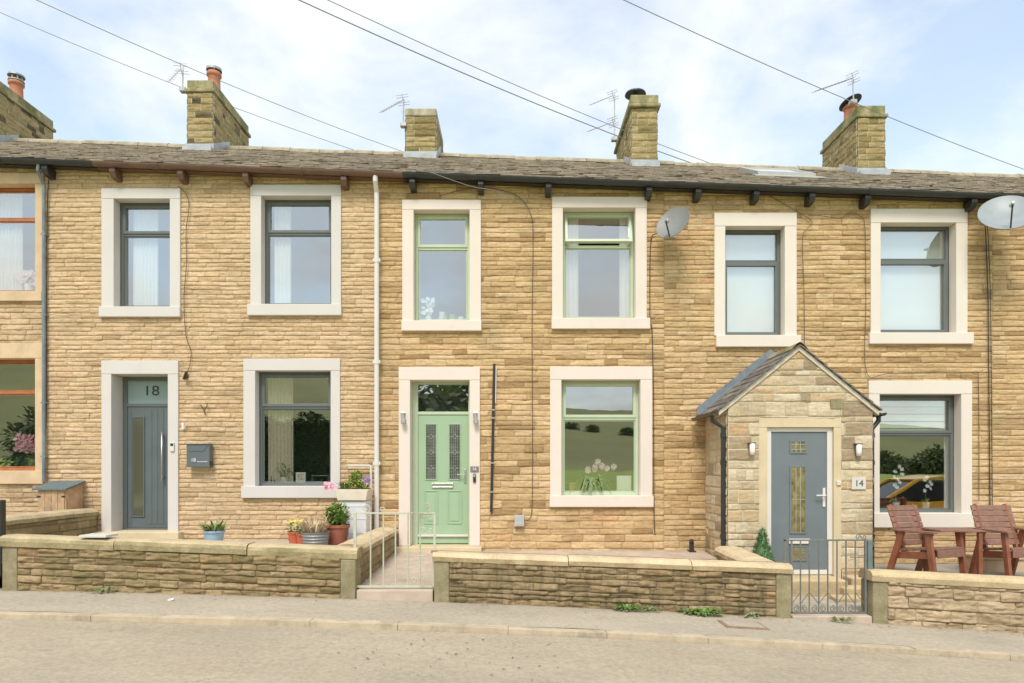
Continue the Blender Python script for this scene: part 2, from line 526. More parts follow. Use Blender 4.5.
class Stones:
    """individually modelled stones with recessed joints, gathered into one wall mesh"""

    def __init__(s):
        s.V = []
        s.Fc = []
        s.tone = []
        s.mor = []
        s.n = 0

    def patch(s, u0, u1, v0, v1, fr, cell=.03, h=(.008, .02), amp=.03, m=.005, tone=None, rough=1.0, bed=None, clip=None, wav=.022, bulge=.012, side=.5):
        if u1 - u0 < .02 or v1 - v0 < .02: return
        O, U, V, N = fr
        nu = max(2, int(round((u1 - u0 - 2 * m) / cell)))
        nv = max(3, int(round((v1 - v0 - 2 * m) / (cell * .55))))
        us = np.concatenate(([u0], np.linspace(u0 + m, u1 - m, nu + 1), [u1]))
        vs = np.concatenate(([v0], np.linspace(v0 + m, v1 - m, nv + 1), [v1]))
        a, b_ = np.meshgrid(us, vs, indexing='ij')
        hh = nrg.uniform(*h)
        off = nrg.uniform(0, 200, 2)
        ed = np.minimum(np.minimum(a - u0, u1 - a), np.minimum(b_ - v0, v1 - b_) * 1.6)
        e = np.clip(ed / .02, 0, 1)
        k = rough
        rock = 1.15 * fbm(a * 8 + off[0], b_ * 30 + off[1], 5) + .8 * (.22 - np.abs(fbm(a * 4 + off[1], b_ * 15 + off[0], 3)))
        t1 = nrg.uniform(-.015, .015)
        t2 = nrg.uniform(-.10, .04)
        tv = (b_ - v0) / (v1 - v0)
        bul = np.clip(tv * 1.25, 0, 1) ** .5 * np.clip((1 - tv), 0, 1) ** .6 * bulge
        H = .003 + bul + hh * (.3 + .7 * np.sqrt(e)) + amp * k * rock * (.3 + .7 * e) + t1 * (a - (u0 + u1) / 2) * 2 + t2 * (b_ - (v0 + v1) / 2)
        H = np.maximum(H, .001)
        if bed is None: bed = .0
        H[0, :] = H[1, :] * side
        H[-1, :] = H[-2, :] * side
        H[:, 0] = H[:, -1] = bed
        a = a.copy()
        b_ = b_.copy()
        if clip is not None:
            tt = np.maximum(clip(a), v0)
            b_ = v0 + (b_ - v0) * (np.minimum(tt, v1) - v0) / (v1 - v0)
        b_ += fbm(a * 1.7 + 9, b_ * 3.1 + 4, 3) * wav
        a[1:-1, 1:-1] += nrg.uniform(-.003, .003, a[1:-1, 1:-1].shape)
        P = O[None, None, :] + a[..., None] * U + b_[..., None] * V + H[..., None] * N
        nu_, nv_ = a.shape
        idx = (np.arange(nu_ * nv_).reshape(nu_, nv_) + s.n)
        q = np.stack([idx[:-1, :-1], idx[1:, :-1], idx[1:, 1:], idx[:-1, 1:]], -1).reshape(-1, 4)
        mo = np.zeros((nu_ - 1, nv_ - 1))
        mo[0, :] = mo[-1, :] = 1
        mo[:, 0] = mo[:, -1] = 1
        s.V.append(P.reshape(-1, 3))
        s.Fc.append(q)
        t = nrg.random() if tone is None else tone
        s.tone.append(np.full(len(q), t))
        s.mor.append(mo.reshape(-1))
        s.n += nu_ * nv_

    def wall(s, u0, u1, v0, v1, fr, holes=(), ch=(.08, .13), sl=(.2, .55), top=None, bot=None, low=1, **kw):
        v = v0
        while v < v1 - .01:
            hgt = rng.uniform(*ch) * (low if v < 2.0 else 1)
            if v + hgt > v1 - .04: hgt = v1 - v
            u = u0
            first = True
            while u < u1 - .01:
                L = rng.uniform(*sl)
                if first: L *= rng.uniform(.4, 1)
                first = False
                if u + L > u1 - .12: L = u1 - u
                a, b_, c, d = u, u + L, v, v + hgt
                if top is not None:
                    if max(float(top(a)), float(top(b_))) < c + .015:
                        u += L
                        continue
                if bot is not None: c = max(c, bot((a + b_) / 2))
                rects = [(a, b_, c, d)]
                for (h0, h1, h2, h3) in holes:
                    nr = []
                    for (x0, x1, y0, y1) in rects:
                        if x1 <= h0 or x0 >= h1 or y1 <= h2 or y0 >= h3:
                            nr.append((x0, x1, y0, y1))
                            continue
                        if x0 < h0: nr.append((x0, h0, y0, y1))
                        if x1 > h1: nr.append((h1, x1, y0, y1))
                        xa, xb = max(x0, h0), min(x1, h1)
                        if y0 < h2: nr.append((xa, xb, y0, h2))
                        if y1 > h3: nr.append((xa, xb, h3, y1))
                    rects = nr
                t = nrg.random()
                for r_ in rects: s.patch(r_[0], r_[1], r_[2], r_[3], fr, tone=t, clip=top, **kw)
                u += L
            v += hgt

    def build(s, name, mat, parent=None):
        V = np.concatenate(s.V)
        Fq = np.concatenate(s.Fc)
        o_ = org(parent) if parent is not None else Vector((0, 0, 0))
        V = V - np.array(o_)
        me = bpy.data.meshes.new(name)
        me.vertices.add(len(V))
        me.vertices.foreach_set('co', V.astype(np.float32).ravel())
        me.loops.add(Fq.size)
        me.loops.foreach_set('vertex_index', Fq.astype(np.int32).ravel())
        me.polygons.add(len(Fq))
        me.polygons.foreach_set('loop_start', np.arange(0, Fq.size, 4, dtype=np.int32))
        me.polygons.foreach_set('loop_total', np.full(len(Fq), 4, dtype=np.int32))
        me.update(calc_edges=True)
        for nm, arr in (('tone', s.tone), ('mortar', s.mor)):
            at = me.attributes.new(nm, 'FLOAT', 'FACE')
            at.data.foreach_set('value', np.concatenate(arr).astype(np.float32))
        me.materials.append(mat)
        me.validate()
        o = bpy.data.objects.new(name, me)
        col.objects.link(o)
        if parent is not None: o.parent = parent
        return o


def fr_(O, U, V, N):
    return tuple(np.array(x, dtype=float) for x in (O, U, V, N))


FRONT = fr_((0, D0, 0), (1, 0, 0), (0, 0, 1), (0, -1, 0))
# ------------------------------------------------------------------ houses
DS = D0 - .045      # front of the painted surrounds


def wx(px): return X_(px, DS)
def wz(py): return Z_(py, DS)


HOUSES = {}
HOLES = {}


def house(key, x0, x1, label):
    HOUSES[key] = (empty('terraced_house', ((x0 + x1) / 2, D0, g((x0 + x1) / 2)), label, 'house', 'stone terraced houses in the row'), x0, x1)
    HOLES[key] = []
    return HOUSES[key][0]


B1, B2, B3, B4 = X_(45.5, D0), X_(377, D0), X_(664, D0), X_(992, D0)
XL, XR = -12.6, 12.4
h20 = house('20', XL, B1, 'stone terraced house at the left edge with orange-brown timber windows')
h18 = house('18', B1, B2, 'pale stone terraced house with anthracite windows and 18 over its grey door')
h16 = house('16', B2, B3, 'honey stone terraced house with sage green windows and sage green front door')
h14 = house('14', B3, B4, 'stone terraced house with white blinds in grey windows, behind the gabled porch')
h12 = house('12', B4, XR, 'stone terraced house at the right edge, windowless wall beyond the two hanging black cables')


def surround(parent, out, inn, mat, depth, sill=None, door=False, thick=.045):
    """painted stone surround: lintel, two jambs (and a sill) as one mesh; sill separate"""
    ox0, ox1, oy0, oy1 = out
    ix0, ix1, iy0, iy1 = inn
    yf, yb = D0 - thick, D0 + depth
    m = MB()
    zs = wz(oy1)
    zi = wz(iy1)
    zb = zs if door else zi
    m.box(wx(ox0), wx(ox1), yf, yb, wz(iy0), wz(oy0))
    m.box(wx(ox0) + .001, wx(ix0), yf + .003, yb, zb, wz(iy0) - .0005)
    m.box(wx(ix1), wx(ox1) - .001, yf + .003, yb, zb, wz(iy0) - .0005)
    s = m.build('surround', mat, parent, .007)
    if not door:
        sx0, sx1, sy0 = sill if sill else (ox0, ox1, iy1)
        k = MB()
        a, b_ = wx(sx0), wx(sx1)
        zt = wz(sy0)
        k.box(a, b_, yf - .025, yb, zs, zt - .002)
        k.build('sill', mat, parent, .008)
    return s


def ring(m, x0, x1, z0, z1, w, y0, y1, wb=None):
    wb = wb or w
    m.box(x0, x1, y0, y1, z1 - w, z1)
    m.box(x0, x1, y0, y1, z0, z0 + wb)
    m.box(x0, x0 + w, y0, y1, z0 + wb, z1 - w)
    m.box(x1 - w, x1, y0, y1, z0 + wb, z1 - w)


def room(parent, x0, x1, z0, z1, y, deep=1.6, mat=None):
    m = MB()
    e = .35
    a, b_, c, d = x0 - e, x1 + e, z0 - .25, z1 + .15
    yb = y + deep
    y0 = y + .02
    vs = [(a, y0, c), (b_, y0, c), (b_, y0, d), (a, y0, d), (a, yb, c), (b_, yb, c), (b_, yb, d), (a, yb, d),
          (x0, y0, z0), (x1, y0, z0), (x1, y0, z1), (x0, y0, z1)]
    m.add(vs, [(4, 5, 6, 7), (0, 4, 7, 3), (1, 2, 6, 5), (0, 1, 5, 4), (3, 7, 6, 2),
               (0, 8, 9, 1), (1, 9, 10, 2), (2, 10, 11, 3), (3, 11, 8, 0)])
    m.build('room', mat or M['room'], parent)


WIN = {}


def window(key, name, out, inn, tz, fmat, smat, sill=None, depth=.14, sash_top=True, sash_bot=False, opened=False, label=None, thick=.045, fw=.045):
    hp = HOUSES[key][0]
    HOLES[key].append((wx(inn[0]) - .03, wx(inn[1]) + .03, wz(inn[3]) - .03, wz(inn[2]) + .03))
    x0, x1, z0, z1 = wx(inn[0]), wx(inn[1]), wz(inn[3]), wz(inn[2])
    yf = D0 + depth
    m = MB()
    k = (D0 + depth) / DS
    zt = EYE + (wz(tz) - EYE) * k
    y1 = yf + .07
    ring(m, x0 + .001, x1 - .001, z0, z1, fw, yf, y1, fw * 1.15)
    m.box(x0 + fw, x1 - fw, yf + .001, y1, zt - .022, zt + .022)
    # trickle vent at the head
    m.box((x0 + x1) / 2 - .12, (x0 + x1) / 2 + .12, yf - .006, yf - .001, z1 - .034, z1 - .018)
    w = m.build('window', fmat, hp, .004)
    if label: w['label'] = label
    g_ = .004
    pieces = []
    for (a, b_, c, d, sash, isop) in ((x0 + fw, x1 - fw, zt + .022, z1 - fw, sash_top, opened), (x0 + fw, x1 - fw, z0 + fw * 1.15, zt - .022, sash_bot, False)):
        t = .042 if sash else .014
        sm = MB()
        ov = .012 if sash else 0
        ya = yf - .014 if sash else yf + .012
        T = None
        if isop:
            # top hung sash pushed outwards at its foot
            T = Matrix.Translation((0, yf, d)) @ Matrix.Rotation(R(-17), 4, 'X') @ Matrix.Translation((0, -yf, -d))
        tmp = MB()
        ring(tmp, a - ov + g_, b_ + ov - g_, c - ov + g_, d + ov - g_, t, ya, yf + .045)
        if T is not None: tmp.v = [tuple(T @ Vector(v)) for v in tmp.v]
        s = tmp.build('sash' if sash else 'glazing_bead', fmat, w, .003)
        pm = MB()
        pm.box(a - ov + t, b_ + ov - t, yf + .018, yf + .026, c - ov + t, d + ov - t)
        if T is not None: pm.v = [tuple(T @ Vector(v)) for v in pm.v]
        pm.v = pm.v
        pm.build('pane', M['glass'], w)
        pieces.append((a, b_, c, d))
        if isop:
            for sx in (a + .03, b_ - .05):
                hm = MB()
                hm.box(sx, sx + .02, yf - .1, yf + .02, c - .004, c + .012)
                hm.build('hinge_stay', M['upvc'], w)
    surround(w, out, inn, smat, depth - .002 if depth < .2 else depth, sill, thick=thick)
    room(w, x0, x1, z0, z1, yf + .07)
    WIN[name] = (x0, x1, z0, z1, yf, zt)
    return w


G, S18, S16, S14 = M['grey'], M['paint18'], M['paint16'], M['paint14']
window('18', '18UL', (101, 180, 188, 317), (113.5, 169.5, 198.5, 307), 235, G, S18, (99.5, 180.5, 306.5))
window('18', '18UR', (250, 341, 184.5, 315.5), (261, 331, 195.5, 304.5), 234, G, S18, (247.5, 341.5, 304))
window('18', '18L', (243, 340, 358.5, 498), (255, 330.5, 370.5, 486.5), 407.5, G, S18, (241.5, 340.5, 486))
window('16', '16UL', (402, 481, 199.5, 331), (413.5, 469.5, 209.5, 321), 248.5, M['green'], S16, (401.5, 481.5, 320.5))
window('16', '16UR', (552, 647, 196.5, 329), (563, 635.5, 207.5, 318.5), 247, M['green'], S16, (551.5, 650, 318), opened=True, label='sage green window with its top sash pushed open')
window('16', '16L', (550, 652.5, 366.5, 507), (561.5, 640.5, 379.5, 496), 418.5, M['green'], S16, (549.5, 653.5, 495.5))
window('14', '14UL', (714.5, 797, 212.5, 347), (725.5, 785, 226, 335.5), 262.5, G, S14, (716, 800.5, 335), sash_top=False, sash_bot=True)
window('14', '14UR', (871, 968, 208.5, 344), (881, 956.5, 222.5, 333), 261, G, S14, (869, 973, 332.5), sash_top=False, sash_bot=True)
window('14', '14L', (869, 972.5, 380.5, 527.5), (880, 961.5, 394, 513.5), 434, G, S14, (872, 973, 513))
A20 = M['ashlar20']
window('20', '20U', (-78, 42.5, 172, 301), (-66, 34, 183, 291.5), 220, M['brownwood'], A20, (-80, 42, 291), sash_top=False, thick=.03)
window('20', '20L', (-78, 45, 343, 484), (-66, 34, 358, 471), 392.5, M['brownwood'], A20, (-80, 43, 470.5), sash_top=False, thick=.03)


# ---------------- doors
def door18():
    hp = h18
    out, inn = (101, 178, 360.5, 532), (111, 167.5, 374, 530)
    x0, x1, z0, z1 = wx(111), wx(167.5), wz(532), wz(374)
    HOLES['18'].append((x0 - .03, x1 + .03, z0 - .0, z1 + .03))
    yf = D0 + .26
    k = yf / DS
    zz = lambda py: Z_(py, yf)
    m = MB()
    xd0 = X_(122, yf)
    xm0, xm1 = X_(127, yf), x1 - .035
    zt = zz(405.5)
    # leaf
    m.box(xm0, xm1, yf + .012, yf + .055, zz(528), zt - .02)
    d = m.build('door', M['doorgrey'], hp, .003)
    f = MB()
    f.box(xd0, xm0 - .003, yf, yf + .07, zz(530), z1)
    f.box(xm1 + .003, x1, yf, yf + .07, zz(530), z1)
    f.box(xm0 - .003, xm1 + .003, yf, yf + .07, z1 - .06, z1)
    f.box(xm0 - .003, xm1 + .003, yf + .001, yf + .07, zt - .017, zt + .03)
    f.box(xm0 - .003, xm1 + .003, yf - .02, yf + .07, zz(530), zz(528.2))
    f.build('frame', M['grey'], d, .003)
    # vertical boards: fine raised battens
    b_ = MB()
    n = 5
    for i in range(n):
        a = X_(146, yf) + (xm1 - X_(146, yf)) * i / n
        b_.box(a + .004, a + (xm1 - X_(146, yf)) / n - .004, yf + .006, yf + .0115, zz(524), zt - .05)
    b_.box(xm0 + .01, X_(131, yf), yf + .006, yf + .0115, zz(524), zt - .05)
    b_.build('door_boards', M['doorgrey'], d, .002)
    w = MB()
    ring(w, X_(131.5, yf), X_(144.5, yf), zz(517), zz(416.5), .018, yf - .004, yf + .011)
    w.build('glazing_trim', M['doorgrey'], d, .003)
    p = MB()
    p.box(X_(131.5, yf) + .018, X_(144.5, yf) - .018, yf + .004, yf + .009, zz(517) + .018, zz(416.5) - .018)
    p.build('pane', M['carmirror'], d)
    hd = MB()
    hx = X_(163.8, yf)
    hd.tube([(hx, yf - .06, zz(481)), (hx, yf - .06, zz(432))], .014, 12)
    for py in (436, 477):
        hd.tube([(hx, yf - .06, zz(py)), (hx, yf + .01, zz(py))], .009, 8)
    hd.build('handle', M['steel'], d, smooth=True)
    t = MB()
    t.box(xm0 - .003, xm1 + .003, yf + .03, yf + .036, zt + .03, z1 - .06)
    t.build('transom_pane', M['frost'], d)
    textmesh('house_number', '18', .215, (X_(150.5, yf), yf + .026, zz(391)), M['darkpaint'], d, sx=1.2)
    surround(d, out, inn, S18, .27, door=True)
    st = MB()
    st.box(wx(98) - .02, wx(182), D0 - .16, D0 + .32, wz(540), wz(531.5))
    st.build('doorstep', M['ashlar'], hp, .012)
    bk = MB()
    bk.box(xd0 - .02, x1 + .05, yf + .07, yf + .09, z0 - .05, z1 + .05)
    bk.build('backing', M['room'], d)


mm, nt_, b_m, o_m = new_mat('reflective_door_glass')
b_m.inputs['Base Color'].default_value = (.10, .10, .07, 1)
b_m.inputs['Roughness'].default_value = .08
b_m.inputs['Specular IOR Level'].default_value = .9
b_m.inputs['Coat Weight'].default_value = .6
M['carmirror'] = mm
door18()


def door16():
    hp = h16
    out, inn = (398.5, 480, 367, 546), (410, 469.5, 380, 546)
    x0, x1, z0, z1 = wx(410), wx(469.5), wz(546), wz(380)
    HOLES['16'].append((x0 - .03, x1 + .03, z0, z1 + .03))
    yf = D0 + .2
    zz = lambda py: Z_(py, yf)
    xx = lambda px: X_(px, yf)
    f = MB()
    xa, xb = x0 + .001, x1 - .001
    zt = zz(413.5)
    lw, rw = xx(418) - xa, .035
    m = MB()
    m.box(xa + lw, xb - rw, yf + .014, yf + .055, zz(543.5), zt - .02)
    d = m.build('door', M['doorgreen'], hp, .003)
    f.box(xa, xa + lw - .003, yf, yf + .07, zz(546), z1)
    f.box(xb - rw + .003, xb, yf, yf + .07, zz(546), z1)
    f.box(xa + lw - .003, xb - rw + .003, yf, yf + .07, z1 - .035, z1)
    f.box(xa + lw - .003, xb - rw + .003, yf + .001, yf + .07, zt - .017, zt + .028)
    f.build('frame', M['green'], d, .003)
    s = MB()
    s.box(xa + lw, xb - rw, yf - .02, yf + .013, zz(536.5), zz(534.5))
    s.build('weather_bar', M['upvc'], d, .002)
    t = MB()
    t.box(xa + lw - .003, xb - rw + .003, yf + .03, yf + .038, zt + .028, z1 - .035)
    t.build('transom_pane', M['glass'], d)
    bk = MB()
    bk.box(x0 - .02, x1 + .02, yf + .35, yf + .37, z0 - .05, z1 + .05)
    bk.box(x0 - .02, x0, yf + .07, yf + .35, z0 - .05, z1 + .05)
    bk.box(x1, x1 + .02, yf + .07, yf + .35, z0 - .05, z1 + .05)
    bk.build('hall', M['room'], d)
    # raised door skin: stiles, rails, two lower moulded panels
    r = MB()
    for (pa, pb) in ((424, 438), (447.5, 462)):
        za, zb = zz(524), zz(490.5)
        ring(r, xx(pa), xx(pb), za, zb, .016, yf + .004, yf + .0135)
        r.box(xx(pa) + .045, xx(pb) - .045, yf + .006, yf + .0135, za + .045, zb - .045)
        ring(r, xx(pa + 1), xx(pb - 1.2), zz(480), zz(423.5), .016, yf + .002, yf + .0135)
    r.build('door_panels', M['doorgreen'], d, .003)
    for (pa, pb) in ((425, 436.8), (448.5, 460.8)):
        a, b_ = xx(pa) + .016, xx(pb) - .016
        c, e = zz(480) + .016, zz(423.5) - .016
        gl = MB()
        gl.box(a, b_, yf + .006, yf + .010, c, e)
        p = gl.build('glass_panel', M['leadglass'], d)
        le = MB()
        for i in range(1, 5):
            q = a + (b_ - a) * i / 5
            le.box(q - .0022, q + .0022, yf + .003, yf + .0055, c, e)
        for j in range(3):
            zc = e - (e - c) * (.22 + .29 * j)
            xc = (a + b_) / 2
            rr = .032
            pts = [(xc + rr * math.cos(t_), yf + .003, zc + rr * 1.15 * math.sin(t_)) for t_ in np.linspace(0, 2 * math.pi, 5)]
            le.tube(pts, .005, 6)
            le.tube([(a, yf + .003, zc), (xc - rr, yf + .003, zc)], .0035, 6)
            le.tube([(b_, yf + .003, zc), (xc + rr, yf + .003, zc)], .0035, 6)
        for j in range(18):
            zc = c + (e - c) * (j + .5) / 18
            le.box(a, b_, yf + .0045, yf + .0056, zc - .001, zc + .001)
        le.build('leading', M['leadlight'], d)
    lb = MB()
    ring(lb, xx(432), xx(453), zz(487.5), zz(483), .012, yf - .012, yf + .013)
    lb.box(xx(432) + .012, xx(453) - .012, yf - .004, yf + .013, zz(487.5) + .012, zz(483) - .012)
    lb.build('letterbox', M['steel'], d, .003)
    h = MB()
    hx = xx(465.2)
    h.box(hx - .014, hx + .014, yf - .002, yf + .013, zz(483), zz(469))
    h.tube([(hx, yf - .01, zz(474.5)), (hx, yf - .05, zz(474.5)), (hx - .12, yf - .05, zz(474.5))], .009, 8)
    h.build('handle', M['steel'], d, .003)
    surround(d, out, inn, S16, .21, door=True)
    st = MB()
    st.box(wx(388), wx(482), D0 - .17, D0 + .3, wz(556), wz(546.2))
    st.build('doorstep', M['ashlar'], hp, .012)


door16()

# ---------------- walls
layouts = {'20': dict(ch=(.06, .09), sl=(.16, .5)), '18': dict(ch=(.055, .085), sl=(.14, .42)),
           '16': dict(ch=(.058, .10), sl=(.2, .6), low=1.35), '14': dict(ch=(.058, .095), sl=(.2, .55), low=1.1), '12': dict(ch=(.058, .095), sl=(.2, .6))}
for key in ('20', '18', '16', '14', '12'):
    hp, x0, x1 = HOUSES[key]
    st = Stones()
    holes = [h for h in HOLES[key]]
    vis0 = max(x0, -8.6)
    vis1 = min(x1, 9.4)
    near = dict(cell=.025, h=(.001, .008), amp=.024, m=.0035, bulge=.007)
    z0 = -.75
    topf = lambda u: roof_z(u, D0) - .10
    if key == '20':
        st.wall(vis0, x1, .2, 6.3, FRONT, holes, top=topf, **layouts[key], **near)
        st.wall(x0, vis0, .2, 6.3, FRONT, holes, top=topf, ch=(.1, .12), sl=(.3, .6), cell=.09, h=(.006, .02), amp=.03)
    elif key == '12':
        st.wall(x0, vis1, z0, 6.1, FRONT, holes, top=topf, **layouts[key], **near)
        st.wall(vis1, x1, z0, 6.1, FRONT, holes, top=topf, ch=(.1, .12), sl=(.3, .6), cell=.09, h=(.006, .02), amp=.03)
    else:
        st.wall(x0, x1, 0.1 if key != '14' else -.3, 6.2, FRONT, holes, top=topf, **layouts[key], **near)
    st.build('wall', M['wall' + (key if key in ('16', '18', '20') else '14')], hp)
    # rear wall and gables of the shell
    rw = MB()
    zb = -1.2
    yb = 18.0
    def zr(x): return roof_z(x, D0) - .12
    rw.add([(x0, yb, zb), (x1, yb, zb), (x1, yb, zr(x1)), (x0, yb, zr(x0))], [(0, 1, 2, 3)])
    rw.build('rear_wall', M['ashlar20'], hp)

for xx_ in (XL - .25, XR):
    poly = [(D0, -1.2), (18, -1.2), (18, roof_z(xx_, D0) - .1), (14, roof_z(xx_, 14) - .12), (D0, roof_z(xx_, D0) - .1)]
    gm = MB()
    vs = [(xx_, y, z) for y, z in poly] + [(xx_ + .25, y, z) for y, z in poly]
    gm.add(vs, [(0, 1, 2, 3, 4), (9, 8, 7, 6, 5), (0, 5, 6, 1), (1, 6, 7, 2), (2, 7, 8, 3), (3, 8, 9, 4), (4, 9, 5, 0)])
    gm.build('gable_wall', M['ashlar20'], h20 if xx_ < 0 else h12)

# ---------------- roofs of stone slates in diminishing courses
for key in ('20', '18', '16', '14', '12'):
    hp, x0, x1 = HOUSES[key]
    V = []
    Fq = []
    tone = []
    n = 0
    D = 9.96
    expo = .30
    rows = []
    expo = .20
    while D < 13.93:
        rows.append((D, expo))
        D += expo * .88
        expo = max(.11, expo * .97)
    for ri, (D, ex) in enumerate(rows):
        x = x0 - (.0 if ri % 2 else .0)
        while x < x1 - .01:
            w = rng.uniform(.14, .36)
            if x + w > x1 - .12: w = x1 - x
            L = ex * 1.25
            th = rng.uniform(.01, .02)
            lift = rng.uniform(0, .014) + .010
            dj = rng.uniform(-.02, .02)
            a, b_ = x + .0015, x + w - .0015
            da, db = D + dj, min(D + dj + L, 14.0)
            tl = rng.uniform(-.004, .004)
            vs = []
            for zz_, (lo, hi) in ((0, (0, 0)), (1, (0, 0))):
                for (xx_, dd) in ((a, da), (b_, da + rng.uniform(-.01, .01)), (b_, db), (a, db)):
                    z = roof_z(xx_, dd) + (lift + tl * (1 if xx_ == a else -1)) * (1 if dd < (da + db) / 2 else -.5) + zz_ * th
                    vs.append((xx_, dd, z))
            V += vs
            Fq += [(n, n + 1, n + 5, n + 4), (n + 1, n + 2, n + 6, n + 5), (n + 3, n, n + 4, n + 7), (n + 4, n + 5, n + 6, n + 7), (n + 3, n + 2, n + 1, n)]
            tone += [rng.random()] * 5
            n += 8
            x += w
    # back slope and underlay
    for (da, db) in ((9.96, 14.0), (14.0, 18.3)):
        z = lambda x_, d: roof_z(x_, d if d <= 14 else 28 - d) - .012
        V += [(x0, da, z(x0, da)), (x1, da, z(x1, da)), (x1, db, z(x1, db)), (x0, db, z(x0, db))]
        Fq += [(n, n + 1, n + 2, n + 3)]
        tone.append(.3)
        n += 4
    me = bpy.data.meshes.new('roof')
    o_ = org(hp)
    me.from_pydata([(v[0] - o_.x, v[1] - o_.y, v[2] - o_.z) for v in V], [], Fq)
    at = me.attributes.new('tone', 'FLOAT', 'FACE')
    at.data.foreach_set('value', tone)
    me.materials.append(M['roof'])
    ro = bpy.data.objects.new('roof', me)
    col.objects.link(ro)
    ro.parent = hp
    HOUSES[key] = (hp, x0, x1, ro)
    # ridge stones
    rg = MB()
    x = x0
    while x < x1 - .05:
        w = rng.uniform(.42, .62)
        if x + w > x1 - .2: w = x1 - x
        zc = roof_z(x, 14) + .022 + rng.uniform(0, .022)
        pts = []
        for t in np.linspace(0, math.pi, 9):
            pts.append((14 + .2 * math.cos(t), zc - .10 + .13 * math.sin(t)))
        vs = [(x + .004, y, z) for y, z in pts] + [(x + w - .004, y, z - .036 * w) for y, z in pts]
        k = len(pts)
        rg.add(vs, [(i, i + 1, i + k + 1, i + k) for i in range(k - 1)] + [tuple(range(k)), tuple(reversed(range(k, 2 * k)))])
        x += w
    rg.build('ridge_stones', M['ridge'], ro)

# ---------------- gutters and corbel brackets
def gz(x): return 5.80 - .036 * x - .02


def gutter(key, x0, x1, mat):
    ro = HOUSES[key][0]
    m = MB()
    prof = [(9.985 + .062 * math.cos(t) , .062 * math.sin(t)) for t in np.linspace(math.pi, 2 * math.pi, 9)]
    prof2 = [(9.985 + .056 * math.cos(t), .056 * math.sin(t)) for t in np.linspace(2 * math.pi, math.pi, 9)]
    pr = prof + prof2
    n = len(pr)
    vs = [(x0, y, gz(x0) + z) for y, z in pr] + [(x1, y, gz(x1) + z) for y, z in pr]
    m.add(vs, [(i, (i + 1) % n, (i + 1) % n + n, i + n) for i in range(n)] + [tuple(range(n)), tuple(reversed(range(n, 2 * n)))])
    # joints
    x = x0 + .9
    while x < x1:
        vs = []
        for dx in (-.05, .05):
            vs += [(x + dx, 9.985 + .07 * math.cos(t), gz(x + dx) + .07 * math.sin(t) + .002) for t in np.linspace(math.pi, 2 * math.pi, 9)]
        m.add(vs, [(i, i + 1, i + 10, i + 9) for i in range(8)])
        x += 2.1
    o = m.build('gutter', mat, ro, smooth=False)
    fb = MB()
    fb.add([(x0, 10.05, gz(x0) - .055), (x1, 10.05, gz(x1) - .055), (x1, 10.05, gz(x1) + .0), (x0, 10.05, gz(x0) + .0),
            (x0, 10.165, gz(x0) - .055), (x1, 10.165, gz(x1) - .055), (x1, 10.165, gz(x1) + .0), (x0, 10.165, gz(x0) + .0)],
           [(0, 1, 2, 3), (4, 7, 6, 5), (0, 4, 5, 1), (3, 2, 6, 7), (0, 3, 7, 4), (1, 5, 6, 2)])
    fb.build('fascia', mat, ro)
    return o


GB, GW = M['blackplastic'], M['brownplastic']
gut = {'20': gutter('20', XL, X_(95, 10), GB), '18': gutter('18', X_(95, 10), X_(403, 10), GW), '16': gutter('16', X_(403, 10), B3 * .99, GB),
       '14': gutter('14', B3 * .99, B4 * .99, GB), '12': gutter('12', B4 * .99, XR, GB)}
bm_ = [(-40, '20'), (46, '20'), (113.5, '18'), (181, '18'), (246, '18'), (344, '18'), (412.6, '16'), (480.7, '16'), (548.5, '16'), (649, '16'), (698, '14'), (756, '14'), (811.5, '14'), (867, '14'), (973, '14'), (1052, '12')]
for px, key in bm_:
    x = X_(px, 10.03)
    m = MB()
    z = gz(x) - .062
    w = .042
    m.prism([(10.2, z + .0), (9.99, z + .0), (9.985, z - .05), (10.03, z - .13), (10.2, z - .14)], -w, w,
            Matrix(((0, 1, 0, x), (1, 0, 0, 0), (0, 0, 1, 0), (0, 0, 0, 1))))
    m.build('bracket', GW if 95 < px < 403 else GB, gut[key], .006)

# white downpipe between the houses 18 and 16
m = MB()
xp = X_(376.8, 10.1)
m.tube([(xp, 9.985, gz(xp) - .03), (xp, 9.99, gz(xp) - .12), (xp, 10.09, gz(xp) - .26), (xp, 10.09, .56)], .036, 14)
for z in (4.6, 3.1, 1.6):
    m.box(xp - .055, xp + .055, 10.07, 10.2, z - .02, z + .02)
    m.tube([(xp, 10.09, z - .035), (xp, 10.09, z + .035)], .043, 14)
m.build('downpipe', M['upvc'], h18, smooth=False)
m = MB()
xp = X_(43.8, 10.13)
m.tube([(xp + .02, 9.99, gz(xp) - .03), (xp, 10.0, gz(xp) - .14), (xp, 10.13, gz(xp) - .3), (xp, 10.13, Z_(482, 10.13))], .024, 10)
for z in (5.0, 3.8, 2.5, 1.7):
    m.box(xp - .035, xp + .035, 10.11, 10.2, z - .012, z + .012)
m.build('downpipe', M['leaddark'], h20)


